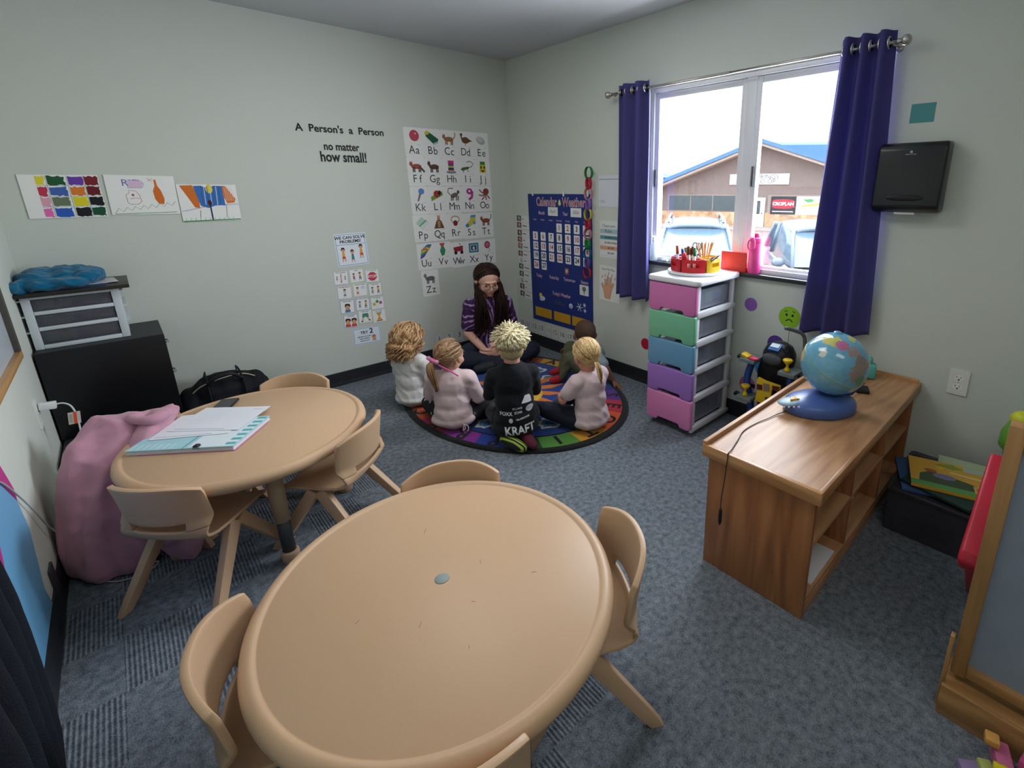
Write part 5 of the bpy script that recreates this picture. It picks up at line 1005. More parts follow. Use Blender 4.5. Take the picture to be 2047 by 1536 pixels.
# ================= TOY TOWER under the window =================
tt = root('toy_tower', 'black toy tower playset with grey balconies and yellow gadgets under the window', 'toy', (-.175, -2.615, 0))
K_ = M('111317', .4, .4); GY = M('6f7b7e', .5); YE = M('d8b41c', .4); RD = M('c83050', .4); BU = M('26468c', .45)
MB().prism([(-.10, 0), (.11, 0), (.10, .12), (.075, .26), (.10, .30), (.10, .40), (.085, .47), (-.08, .47), (-.095, .40), (-.09, .30), (-.07, .25), (-.09, .12)], (.05, 0, 0), (0, -1, 0), (0, 0, 1), (.06, 0, 0)).build('tower_body', K_, tt, bevel=.01)
MB().lathe([(.001, .600), (.035, .596), (.068, .575), (.085, .54), (.088, .50), (.080, .47), (.001, .47)], (.035, -.035, 0), 28).build('dome', K_, tt)
MB().ell((-.045, -.03, .52), (.02, .055, .032)).build('grey_window', M('4a4c52', .5), tt); MB().box((-.025, -.035, .583), (.055, .060, .012), RY(-.45)).build('blue_panel', M('2f6cb4', .4), tt, bevel=.003); MB().box((-.026, -.035, .592), (.03, .045, .006), RY(-.45)).build('white_panel', M('b8c4cc', .4), tt)
for y, z, s_ in ((.095, .475, 1), (-.13, .455, -1), (.100, .245, 1)):
    sh = MB().prism([(-.055, -.045), (.055, -.045), (.065, 0), (.045, .045), (-.055, .045)], (-.03, y, z), (1, 0, 0), (0, 1, 0), (0, 0, .022)).build('balcony', GY, tt, bevel=.003)
    MB().box((-.03, y+s_*.062, z+.008), (.03, .035, .02), RX(s_*.3)).build('black_tip', K_, sh, bevel=.003)
MB().box((-.05, .115, .507), (.05, .045, .018), RX(.3)).build('yellow_pad', YE, tt, bevel=.005); MB().ell((-.06, .065, .503), (.022, .028, .010)).build('red_disc', RD, tt)
for y, z in ((.105, .268), (-.12, .478)):
    MB().lathe([(.001, 0), (.018, 0), (.014, .012), (.007, .022), (.007, .035), (.020, .048), (.026, .060), (.020, .066), (.001, .062)], (-.05, y, z), 20).build('yellow_dish', YE, tt)
pp = MB().prism([(-.055, -.065), (.060, -.075), (.064, -.05), (.035, -.03), (.04, .03), (.085, .025), (.085, .065), (.0, .07), (-.045, .08), (-.055, .05), (-.04, .02), (-.05, -.03)], (-.025, -.005, .315), (0, -1, 0), (0, 0, 1), (-.016, 0, 0)).build('yellow_console', YE, tt, bevel=.004)
for y, z, w_, h_, q in ((.03, .025, .030, .030, '5a1e18'), (-.008, .035, .034, .042, '8a7468'), (-.062, .045, .038, .026, '5a1e18'), (-.022, -.035, .028, .028, '3a3632')): MB().box((-.0425, y-.005, .315+z), (.004, w_, h_), RX(-.1)).build('screen', M(q, .3), pp)
MB().ell((-.035, -.0, .225), (.02, .038, .016)).build('red_button', RD, tt)
for s_ in (-1, 1): MB().tube(smooth_pts([(.02, s_*.115, .44), (0, s_*.125, .34), (.01, s_*.10, .22), (0, s_*.09, .13), (-.02, s_*.115, .05), (-.02, s_*.12, .008)]), .020, 10).build('blue_strut', BU, tt)
MB().tube(smooth_pts([(.05, -.16, .42), (.05, -.16, .60), (.035, -.15, .665), (.0, -.115, .690), (-.04, -.085, .705)]), .010, 10).build('grey_crane_arm', M('5c6066', .3), tt)
MB().tube(smooth_pts([(-.02, -.098, .61), (-.02, -.105, .585), (-.02, -.092, .572), (-.02, -.078, .585)]), .004, 8).build('hook', M('1c1d20', .3), tt); MB().tube([(-.02, -.098, .61), (-.02, -.098, .70)], .0012, 4).build('hook_line', M('1c1d20', .3), tt)
MB().tube([(.06+.0*k, -.225+.038*math.cos(2*PI*k/20), .62+.026*math.sin(2*PI*k/20)) for k in range(21)], .005, 8).tube([(.06, -.262, .62), (.06, -.188, .62)], .004, 6).tube([(.06, -.225, .594), (.06, -.225, .646)], .004, 6).build('blue_wheel', BU, tt)
MB().tube([(.06, -.225, .60), (.07, -.20, .30), (.07, -.14, .05)], .009, 8).build('wheel_post', K_, tt)
tp = root('turquoise_toy', 'small turquoise plastic toy behind the globe on the oak shelf', 'toy', (-.10, -3.085, .510))
MB().box((0, 0, .035), (.07, .06, .07), RZ(.3)).build('toy_body', M('58b4ae', .4), tp, bevel=.012); MB().ell((0, .01, .085), (.028, .022, .026)).build('toy_head', M('6cc4bc', .4), tp)
tag(MB().box((-.30, -3.12, .517), (.07, .055, .014), RZ(.4)).build('dark_block', M('1f2022', .5), bevel=.003), 'small dark block on the oak shelf behind the globe', 'block')
# ================= RIGHT SIDE: bin, books, easel and toys =================
bi = root('storage_bin', 'clear grey plastic bin on the floor behind the oak shelf, books on top', 'bin', (-.30, -3.475, 0))
MBI = glassy('bin_plastic', (.62, .62, .66, 1), .10, .15, '55555c', .35)
m_ = MB(); 
for x0, x1, y0, y1 in ((-.19, .19, -.148, -.144), (-.19, .19, .144, .148), (-.19, -.186, -.144, .144), (.186, .19, -.144, .144)): m_.bb(x0, x1, y0, y1, .004, .19)
m_.bb(-.19, .19, -.148, .148, 0, .004); m_.build('tub', MBI, bi, fix=False); MB().prism(rrect(-.20, .20, -.158, .158, .02), (0, 0, .19), (1, 0, 0), (0, 1, 0), (0, 0, .014)).build('lid', MBI, bi, bevel=.003)
for k in range(4): MB().box((-.10+.07*k, .02*(-1)**k, .045+.012*k), (.12, .2, .07), RZ(.2*k)).build('stored_item', M(('3a3844', '4a4650', '30323a', '444048')[k], .7), bi, bevel=.005)
tag(MB().box((-.33, -3.44, .212), (.26, .24, .014), RZ(.35)).build('blue_book', M('3a5a88', .5, var=.3, vscale=20), bevel=.001), 'blue picture book lowest on the grey bin, sticking out left', 'book')
tag(MB().box((-.37, -3.50, .227), (.22, .25, .012), RZ(-.22)).build('dark_book', M('1f3a34', .5), bevel=.001), 'dark green book under the yellow one on the grey bin', 'book')
c = Cv(.29, .235, 'd8a63c', th=.014, rough=.35); c.rect(0, 0, 1, .16, '5a9a50'); c.poly([(.10, .16), (.12, .42), (.25, .55), (.5, .50), (.8, .36), (.9, .34), (.9, .16)], '44563c'); c.oval(.42, .45, .14, .09, '7a78a0'); c.oval(.26, .58, .08, .06, 'a85a34'); c.rect(.74, .12, .90, .36, 'e0a858'); c.oval(.82, .24, .055, .08, 'b8742c')
c.poly([(.3, .86), (.55, .96), (.68, .86), (.55, .78)], '8aa03c'); c.rect(.68, .80, .98, .98, 'a8c4b0'); c.line([(.5, .66), (.92, .60)], .014, 'e0cc90'); c.poly([(.3, .75), (.45, .8), (.4, .7)], 'e8c030')
c.lay('board_book', (-.325, -3.505, .2345), (0, 0, math.radians(-62-12)), label='yellow board book with a green border, topmost on the grey bin', cat='book')
c = Cv(.24, .20, 'c9c9a0', th=.012, rough=.4); c.rect(0, .7, 1, 1, 'b4c8a0'); c.lay('board_book', (-.20, -3.56, .2340-.0005), (0, 0, math.radians(-80)), label='pale green book half under the yellow board book', cat='book')
bpy.data.objects['board_book.001'].location.z = .2215
ea = root('easel', 'wooden childrens easel with a grey board at the right edge of the photo', 'easel', (0, 0, 0))
EW = wood('easel_wood', '8a6238', 'b98c58', 2, .5); EWY = wood('easel_wood_y', '8a6238', 'b98c58', 1, .5)
MB().prism([(-1.150, .090), (-1.105, .090), (-1.105, .862), (-1.150, .862)], (0, -3.672, 0), (1, 0, 0), (0, 0, 1), (0, -.034, 0)).build('post', EW, ea, bevel=.002)
MB().bb(-1.150, -1.105, -4.30, -4.265, .09, .862).build('post', EW, ea, bevel=.002)
MB().bb(-1.148, -1.107, -4.265, -3.706, .82, .860).build('top_rail', EWY, ea, bevel=.002); MB().bb(-1.148, -1.107, -4.265, -3.706, .095, .125).build('bottom_rail', EWY, ea, bevel=.002)
MB().bb(-1.130, -1.120, -4.265, -3.706, .125, .82).build('board', M('8d98a6', .35, .4, bump=.1, bscale=40, var=.08, vscale=12), ea)
tr_ = MB().bb(-1.212, -1.10, -4.34, -3.664, .060, .070).build('tray', EWY, ea); MB().bb(-1.220, -1.208, -4.34, -3.664, .0, .098).build('tray_front', EWY, ea, bevel=.002); MB().bb(-1.212, -1.06, -3.676, -3.664, 0, .06).build('side_foot', EWY, ea)
MB().prism([(-1.195, .0), (-1.165, .0), (-1.165, .235), (-1.185, .235)], (0, -3.658, 0), (1, 0, 0), (0, 0, 1), (0, -.010, 0)).build('side_stop', EW, ea, bevel=.001)
MB().prism([(-1.105, .86), (-1.07, .84), (-.66, .0), (-.70, .0)], (0, -3.80, 0), (1, 0, 0), (0, 0, 1), (0, -.03, 0)).build('rear_leg', EW, ea)
rt_ = root('red_tray', 'red plastic tray leaning behind the wooden easel post', 'tray', (0, 0, 0))
MB().prism([(-1.085, .40), (-1.045, .352), (-1.015, .352), (-.735, .56), (-.74, .60), (-1.07, .43)], (0, -3.628, 0), (1, 0, 0), (0, 0, 1), (0, -.07, 0)).build('rim', M('c0283c', .4), rt_, bevel=.012, seg=3)
MB().prism([(-1.05, .36), (-.76, .575), (-.62, .01), (-.66, .0)], (0, -3.645, 0), (1, 0, 0), (0, 0, 1), (0, -.03, 0)).build('panel', M('c0283c', .4), rt_, bevel=.008)
gt = root('green_toy', 'green toy with a yellow cap and dark grey base at the right edge', 'toy', (-.22, -3.735, 0))
MB().lathe([(.001, .0), (.07, 0), (.075, .05), (.06, .30), (.095, .36), (.098, .40)], n=28).build('toy_base', M('4c4e58', .5), gt); MB().lathe([(.098, .40), (.118, .42), (.118, .47), (.095, .53), (.05, .565), (.001, .575)], n=28).build('toy_dome', M('68a83c', .4), gt); MB().ell((-.03, .055, .545), (.04, .045, .035)).build('yellow_cap', M('d4d834', .4), gt)
# clutter bottom right
for k, (nm, x, y, z, dx, dy, dz, rz, col) in enumerate((('pink', -1.285, -3.815, .032, .10, .035, .04, .3, 'c46a90'), ('deep pink', -1.25, -3.86, .068, .085, .03, .03, -.2, 'b84a80'), ('lavender', -1.335, -3.765, .014, .035, .06, .028, .6, '8a78a0'), ('pale green', -1.318, -3.785, .030, .03, .03, .022, .5, 'a8b060'), ('orange', -1.262, -3.785, .066, .03, .03, .02, .2, 'd09a50'))):
    tag(MB().box((x, y, z), (dx, dy, dz), RZ(rz)).build('toy_block', M(col, .4), bevel=.004), '%s toy block in the pile below the easel' % nm, 'block', 'toy blocks below the easel')
yb = MB().box((-1.325, -3.815, .052), (.035, .035, .02), RZ(.2)).box((-1.340, -3.850, .048), (.032, .045, .02), RZ(.35)).box((-1.335, -3.90, .046), (.035, .055, .02), RZ(.1))
tag(yb.build('yellow_toy_track', M('d8c81c', .4), remesh=.004), 'bright yellow bent toy track piece in the pile below the easel', 'toy')
lp = M('8a8468', .8); m, nt, b, N, L = nodemat('leopard'); tc = N('ShaderNodeTexCoord'); v = N('ShaderNodeTexVoronoi'); v.inputs['Scale'].default_value = 55; L(tc.outputs['Object'], v.inputs['Vector']); cr = N('ShaderNodeValToRGB'); cr.color_ramp.interpolation = 'CONSTANT'; cr.color_ramp.elements[0].color = lin('2c2620'); cr.color_ramp.elements[1].color = lin('9a9068'); cr.color_ramp.elements[1].position = .42; L(v.outputs['Distance'], cr.inputs[0]); L(cr.outputs[0], b.inputs['Base Color'])
tag(MB().ell((-1.375, -3.86, .02), (.06, .10, .024)).ell((-1.38, -3.80, .015), (.05, .05, .018)).build('leopard_print_cloth', m, remesh=.006, smooth_it=2, disp=folds(.006, 22, 2)), 'leopard print cloth in the bottom right corner', 'cloth')
# ================= PEOPLE =================
def caps(mb, P, R_, n=14):
    P = [Vector(p) for p in P]
    if len(P) > 2: Q = smooth_pts(P, 4); RR = []; 
    else: Q = [P[0].lerp(P[1], k/4) for k in range(5)]; 
    m_ = len(P)-1; RR = []
    for i in range(len(Q)):
        t = i/(len(Q)-1)*m_; k = min(int(t), m_-1); RR.append(R_[k]+(R_[k+1]-R_[k])*(t-k))
    mb.tube(Q, RR, n); mb.ell(Q[0], (RR[0],)*3, n=12, m=8); mb.ell(Q[-1], (RR[-1],)*3, n=12, m=8); return mb
def hand(mb, w, d, side, nrm, s, curl=.5, left=1):
    """w wrist, d finger direction, side = across the palm towards the thumb, nrm = out of the palm"""
    w = Vector(w); d = Vector(d).normalized(); side = Vector(side); side = (side-d*side.dot(d)).normalized(); nrm = Vector(nrm); nrm = (nrm-d*nrm.dot(d)-side*nrm.dot(side)).normalized()
    R3 = Matrix((side, d, nrm)).transposed()
    mb.ell(w+d*.040*s, (.032*s, .044*s, .013*s), R3, n=14, m=10); mb.tube([w-d*.012*s, w+d*.02*s], [.020*s, .024*s], 12, flat=1)
    for i, (L_, dx) in enumerate(((.066, .026), (.075, .009), (.070, -.009), (.055, -.026))):
        b = w+d*.070*s+side*dx*s; a = 0; P = [b-d*.02*s, b]; q = b
        for seg_, fr_ in ((L_*.42, .6), (L_*.32, 1.0), (L_*.26, .8)):
            a += curl*fr_; q = q+(d*math.cos(a)+nrm*math.sin(a)+side*dx*1.5).normalized()*seg_*s; P.append(q)
        mb.tube(P, [.0085*s, .0085*s, .008*s, .0072*s, .0055*s], 8)
    b = w+side*.026*s+d*.018*s; P = [b-side*.01*s, b+side*.014*s+d*.014*s, b+side*.026*s+d*.036*s+nrm*.006*s, b+side*.028*s+d*.056*s+nrm*.012*s]
    mb.tube(P, [.011*s, .0105*s, .0095*s, .007*s], 8); return mb
def head(mb, c, HR, s, neck, female=True):
    c = Vector(c); T = lambda p: c+HR @ (Vector(p)*s)
    def e(p, r_, rot=None, **k): mb.ell(T(p), tuple(x*s for x in r_), HR @ rot if rot is not None else HR, **k)
    e((0, -.012, .025), (.070, .085, .072), n=24, m=16); e((0, .018, -.022), (.054, .060, .066), n=20, m=14); e((0, .030, -.062), (.034, .036, .024)); e((0, .052, -.076), (.017, .016, .012))
    e((0, .070, .020), (.040, .012, .010)); mb.tube([T((0, .076, .010)), T((0, .083, -.008)), T((0, .092, -.022))], [.006*s, .0075*s, .010*s], 10); e((0, .088, -.024), (.013, .010, .008))
    for q in (-1, 1):
        e((q*.034, .050, -.028), (.021, .020, .022)); e((q*.040, .0, -.045), (.018, .03, .024)); e((q*.072, -.004, -.010), (.007, .016, .024), RZ(-q*.35) @ RX(-.15)); e((q*.074, -.010, -.004), (.010, .010, .018), RZ(-q*.5))
    [e((q*.029, .0600, .0085), (.0150, .0120, .0070)) for q in (-1, 1)]; [e((q*.029, .0590, -.0115), (.0140, .0115, .0055)) for q in (-1, 1)]; e((0, .076, -.046), (.017, .007, .0045)); e((0, .074, -.054), (.014, .008, .005))
    caps(mb, [T((0, -.018, -.045)), Vector(neck)], [.040*s, .043*s])
def eyes(par, c, HR, s, iris='2a1c14', look=-.3, brow='4a3424', lip='b07068'):
    c = Vector(c); T = lambda p: c+HR @ (Vector(p)*s)
    for q in (-1, 1):
        b = MB().ell(T((q*.028, .0590, -.001)), (.0120*s,)*3, HR, n=16, m=12).build('eye', M('e8e4de', .2), par)
        d = (HR @ Vector((q*.05, 1, look))).normalized(); p = T((q*.028, .0590, -.001))+d*.0085*s
        MB().ell(p, (.0060*s, .0060*s, .0060*s), n=12, m=8).build('iris', M(iris, .15), b)
        MB().tube([T((q*.028-.0135, .0665, -.0015)), T((q*.028-.006, .0715, .0050)), T((q*.028+.006, .0715, .0050)), T((q*.028+.0135, .0665, -.0015))], [.0012*s, .0026*s, .0026*s, .0012*s], 6).build('eyelid', M('c08f78', .6), par)
        MB().tube([T((q*.014, .0835, .018)), T((q*.028, .0835, .0225)), T((q*.044, .074, .017))], [.0016*s, .0026*s, .0012*s], 6, flat=.6).build('eyebrow', M(brow, .8), par)
    MB().tube([T((-.016, .0775, -.048)), T((-.006, .0835, -.0465)), T((0, .0838, -.0475)), T((.006, .0835, -.0465)), T((.016, .0775, -.048))], [.0012*s, .0032*s, .0030*s, .0032*s, .0012*s], 8).build('lips', M(lip, .45), par)
# --- hair ---
SC = Vector((0, -.012, .027)); SR = Vector((.0755, .0905, .0785))
def scalp(d, k=1.0): d = d.normalized(); return Vector((SC.x+d.x*SR.x*k, SC.y+d.y*SR.y*k, SC.z+d.z*SR.z*k))
def slerp(a, b, t):
    w_ = math.acos(max(-1, min(1, a.dot(b)))); 
    return a if w_ < 1e-4 else (a*math.sin((1-t)*w_)+b*math.sin(t*w_))/math.sin(w_)
def rdir(rr, front=.30, low=-.35):
    while True:
        d = Vector((rr.gauss(0, 1), rr.gauss(0, 1), rr.gauss(0, 1))).normalized()
        if d.z < low: continue
        if d.y > front and d.z < .62+.25*(d.y-front): continue
        if abs(d.x) > .80 and d.z < -.05 and d.y > -.1: continue
        return d
def hairobj(par, c, HR, s, locks, mats, cap=True, name='hair', flat=.55, capk=1.0, capm=0):
    c = Vector(c); T = lambda p: c+HR @ (Vector(p)*s); mb = MB()
    if cap:
        mb.ell(T((0, -.020, .033)), (.0735*s*capk, .083*s*capk, .0765*s*capk), HR, n=32, m=20, mi=0); mb.ell(T((0, -.045, -.012)), (.060*s, .046*s, .052*s), HR, n=20, m=12, mi=2 if capm else 0)
    for P, r_, mi in locks:
        n = len(P); R_ = [r_*s*(1 if i < n*.55 else max(.12, 1-(i-n*.55)/(n*.45)*.9)) for i in range(n)]; R_[0] *= .6
        mb.tube([T(p) for p in P], R_, 5, mi=mi, flat=flat, up=HR @ Vector((P[0]-SC)))
    return mb.build(name, mats, par, fix=False)
def hm(base, lt, dk): return [M(base, .45, .35, sheen=.2, var=.08), M(lt, .42, .4, var=.08), M(dk, .5, .3, var=.08)]
def hair_curly(rr, n=560, ln=.100, amp=.015):
    out = []
    for i in range(n):
        d = rdir(rr, .35, -.45); side = Vector((d.x, d.y-.15, 0)); side = side.normalized() if side.length > .1 else Vector((0, -1, 0)); low = (side*1+Vector((0, -.25, -.55))).normalized(); P = []
        ph, fq = rr.uniform(0, 6), rr.uniform(1.5, 2.6); k2 = 1.05+rr.uniform(0, .14); m_ = 7
        for k in range(m_): t = k/(m_-1); P.append(scalp(slerp(d, low, t), k2+.07*math.sin(ph+t*8))+Vector((.006*math.sin(ph*2+t*9), .006*math.cos(ph+t*9), 0)))
        e = P[-1]; L_ = ln*rr.uniform(.55, 1.25)*(1 if side.y < .5 else .6)
        for k in range(1, 8):
            t = k/7; P.append(e+Vector((side.x*.004*math.sin(t*3), -.010*t, -L_*t))+Vector((amp*math.sin(ph+fq*t*6.3)-amp*math.sin(ph), amp*math.cos(ph+fq*t*6.3)-amp*math.cos(ph), 0)))
        out.append((P, rr.uniform(.0035, .0060), rr.choice((0, 0, 1, 1, 2))))
    return out
def hair_pony(rr, gather, tail, n=380, nt=90, spread=.012, k0=1.03):
    g = Vector(gather); gd = Vector(((g.x-SC.x)/SR.x, (g.y-SC.y)/SR.y, (g.z-SC.z)/SR.z)).normalized(); out = []
    for i in range(n):
        d = rdir(rr, .42, -.5); P = [scalp(slerp(d, gd, k/8), k0+.03*rr.random()) for k in range(8)]+[g+Vector((rr.uniform(-.004, .004), 0, rr.uniform(-.004, .004)))]
        out.append((P, rr.uniform(.0035, .0055), rr.choice((0, 0, 1, 1, 2))))
    for i in range(nt):
        a, q = rr.uniform(0, 2*PI), math.sqrt(rr.random()); o = Vector((math.cos(a)*q, math.sin(a)*q, 0)); P = []
        for k, p in enumerate(tail): t = k/(len(tail)-1); w_ = spread*(math.sin(PI*min(1, .15+t*.75))); P.append(Vector(p)+o*w_+Vector((0, 0, rr.uniform(-.02, .02)*t)))
        out.append((smooth_pts(P, 2), rr.uniform(.003, .005), rr.choice((0, 1, 1, 2))))
    return out
def hair_short(rr, n=900):
    out = []; cr_ = Vector((.15, -.55, .82)).normalized()
    for i in range(n):
        d = rdir(rr, .55, -.42)
        if abs(d.x) > .76 and d.z < .12 and -.35 < d.y: continue
        away = (d-cr_*d.dot(cr_)); away = away.normalized() if away.length > .05 else Vector((1, 0, 0)); away = (away+Vector((rr.gauss(0, .7), rr.gauss(0, .7), rr.gauss(0, .4)))).normalized(); tw = cr_.cross(away)*.6; L_ = .038*max(.28, min(1, (d.z+.42)/.75))*rr.uniform(.7, 1.2); p = scalp(d, .98); P = [p]
        dr_ = (d*(.62 if d.z > .1 else .2)+away*.75+tw*rr.uniform(-.2, .9)).normalized()
        for k in range(1, 5): dr_ = (dr_+Vector((0, 0, -.10))-d*.14).normalized(); p = p+dr_*L_/4; P.append(p)
        out.append((P, rr.uniform(.0030, .0050), rr.choice((0, 0, 1, 1, 2)) if d.z > -.15 else 2))
    return out
def hair_long(rr, n=620):
    out = []
    for i in range(n):
        d = rdir(rr, .55, -.3); sx_ = 1 if d.x > 0.02 else -1; tgt = Vector((sx_*.95, -.22+rr.uniform(-.45, .22), -.30)).normalized(); back = rr.random() < .30
        if back: tgt = Vector((sx_*.5, -.8, -.35)).normalized()
        P = [scalp(slerp(d, tgt, k/7), 1.04+.05*rr.random()) for k in range(8)]; e = P[-1]; L_ = rr.uniform(.24, .36)
        fy = (-.02 if back else .105+rr.uniform(-.03, .03)); fx = sx_*rr.uniform(-.070, .040)+(0 if back else sx_*.006)
        for k in range(1, 8): t = k/7; P.append(e+Vector((fx*t+.006*math.sin(t*8+i), fy*math.sin(min(1, t*1.6)*PI/2), -L_*t)))
        out.append((P, rr.uniform(.0040, .0065), rr.choice((0, 0, 0, 1, 2))))
    return out
def cloth_disp(amp, sc_, seed):
    def f(co, n_):
        q = co.z*.8+co.x*.45; a = noise.noise(Vector((co.x*sc_*.8+seed, co.y*sc_*.8, q*sc_*1.5))); b = noise.noise(Vector((co.x*sc_*1.8, co.y*sc_*1.8+seed, q*sc_*3.0)))
        return amp*(.5-2.2*abs(a))*.7+amp*.3*b
    return f
def person(lab, loc, rz, J, s, skin, shirt, pants, sleeve=.5, body_vox=.004, torso=None, hands=None, sock=None, seed=0, inf=.010, sh_amp=.005, hem=0, name='person', group=None):
    """J: joints in a frame facing +y. pel, mid, chest, neck, head, HR, sh/el/wr (pairs), hp/kn/an/toe (pairs)."""
    r = root(name, lab, 'person', (loc[0], loc[1], .009), rz, group); b = MB(); V_ = Vector
    tw = torso or (.105, .075)
    def trunk(mb, k, add):
        p, m_, c, nk = map(V_, (J['pel'], J['mid'], J['chest'], J['neck'])); up = (c-p).normalized(); R3 = J.get('TR', Matrix.Identity(3))
        mb.ell(p, (tw[0]*1.05*k+add, tw[1]*1.15*k+add, .085*s*k+add), R3); mb.ell(m_, (tw[0]*.92*k+add, tw[1]*.95*k+add, .10*s*k+add), R3); mb.ell(c, (tw[0]*1.0*k+add, tw[1]*1.02*k+add, .095*s*k+add), R3)
        for q in (0, 1): caps(mb, [c+(nk-c)*.55, V_(J['sh'][q])], [.040*s*k+add, .036*s*k+add])
    trunk(b, .84, 0); head(b, J['head'], J['HR'], J['hs'], J['neck'])
    ar = J.get('ar', (.034, .027, .017)); lr = J.get('lr', (.062, .044, .026))
    for q in (0, 1):
        caps(b, [J['sh'][q], J['el'][q]], [ar[0]*s*.85, ar[1]*s*.9]); caps(b, [J['el'][q], J['wr'][q]], [ar[1]*s*.95, ar[2]*s])
        caps(b, [J['hp'][q], J['kn'][q]], [lr[0]*s*.85, lr[1]*s*.88]); caps(b, [J['kn'][q], J['an'][q]], [lr[1]*s*.9, lr[2]*s])
        a, t = V_(J['an'][q]), V_(J['toe'][q]); caps(b, [a+(a-t)*.22, a.lerp(t, .5), t], [.023*s, .026*s, .018*s])
        h_ = hands[q]; hand(b, J['wr'][q], h_[0], h_[1], h_[2], s*h_[3], h_[4])
    b.build('body', M(skin, .5, .35, var=.04), r, remesh=body_vox, smooth_it=3)
    if shirt:
        c = MB(); trunk(c, 1.0, inf)
        if hem: c.ell(V_(J['pel'])+V_((0, 0, hem)), (tw[0]*1.18+inf, tw[1]*1.25+inf, .05*s), J.get('TR', Matrix.Identity(3)))
        for q in (0, 1):
            S_, E_, W_ = V_(J['sh'][q]), V_(J['el'][q]), V_(J['wr'][q])
            if sleeve <= 1: caps(c, [S_, S_.lerp(E_, sleeve)], [ar[0]*s*1.05+inf, ar[1]*s*1.2+inf])
            else: caps(c, [S_, E_], [ar[0]*s+inf, ar[1]*s*1.05+inf*.8]); caps(c, [E_, E_.lerp(W_, sleeve-1)], [ar[1]*s*1.05+inf*.8, ar[2]*s*1.15+inf*.7])
        nk = V_(J['neck']); caps(c, [V_(J['chest']).lerp(nk, .6), nk.lerp(V_(J['head']), .05)], [.046*s+inf*.6, .038*s+inf*.4])
        c.build('shirt', shirt, r, remesh=.0048, smooth_it=22, disp=cloth_disp(sh_amp, 11/s, seed))
    if pants:
        c = MB(); p = V_(J['pel']); R3 = J.get('TR', Matrix.Identity(3)); c.ell(p-V_((0, 0, .012)), (tw[0]*.97+.006, tw[1]*1.04+.006, .080*s), R3)
        for q in (0, 1):
            caps(c, [J['hp'][q], J['kn'][q]], [lr[0]*s+.007, lr[1]*s+.008]); A, B = V_(J['kn'][q]), V_(J['an'][q]); caps(c, [A, A.lerp(B, .92)], [lr[1]*s+.008, lr[2]*s+.010])
        c.build('trousers', pants, r, remesh=.005, smooth_it=4, disp=lambda co, n_: cloth_disp(sh_amp*.9, 12/s, seed+4)(co, n_)*(1 if co.z > .03 else .1))
    if sock:
        for q in (0, 1):
            a, t = V_(J['an'][q]), V_(J['toe'][q]); k_ = V_(J['kn'][q]); c = MB(); caps(c, [a+(a-t)*.24, a.lerp(t, .5), t], [.027*s, .030*s, .022*s]); caps(c, [a, a.lerp(k_, .16)], [.028*s, .030*s]); c.build('sock', sock[q], r, remesh=.0035, smooth_it=2)
    return r
def hrot(yaw, pitch=0, roll=0): return RZ(math.radians(yaw)) @ RX(math.radians(pitch)) @ RY(math.radians(roll))
def sit(**k):
    J = dict(pel=(0, -.01, .095), mid=(0, -.012, .18), chest=(0, 0, .275), neck=(0, .012, .355), head=(0, .03, .455), HR=hrot(0), hs=.97,
      sh=((-.095, 0, .318), (.095, 0, .318)), el=((-.135, .03, .205), (.135, .03, .205)), wr=((-.06, .135, .14), (.06, .135, .14)),
      hp=((-.065, .02, .075), (.065, .02, .075)), kn=((-.19, .17, .075), (.19, .17, .075)), an=((.03, .235, .040), (-.03, .215, .048)), toe=((.10, .25, .030), (-.10, .235, .036)))
    J.update(k); return J
HN = lambda c_: (((.5, .8, -.2), (.6, .2, .6), (.2, .1, -1), .78, c_), ((-.5, .8, -.2), (-.6, .2, .6), (-.2, .1, -1), .78, c_))
SKN = 'd9a58c'
# 1 curly girl in white
J = sit(pel=(0, -.005, .095), head=(0, .015, .460), neck=(0, .008, .36), HR=hrot(-14, -4), hs=1.0)
g1 = person('child with curly strawberry blond hair in a white long-sleeved shirt, sitting cross-legged', (-1.385, -.735, 0), math.radians(24-90), J, 1, SKN, M('e2e1df', .85, .1, sheen=.2, bump=.2, bscale=500), M('a87c78', .85, var=.25, vscale=30), 1.75, hands=HN(.6), sock=(M('d8d0d0', .8), M('d8d0d0', .8)), seed=1, inf=.016, sh_amp=.008, hem=-.03, torso=(.095, .072), group='children on the rug')
hairobj(g1, J['head'], J['HR'], J['hs'], hair_curly(random.Random(1)), hm('b98c5e', 'dcb888', '8a6240')); eyes(g1, J['head'], J['HR'], J['hs'], lip='c07a74', brow='a07850')
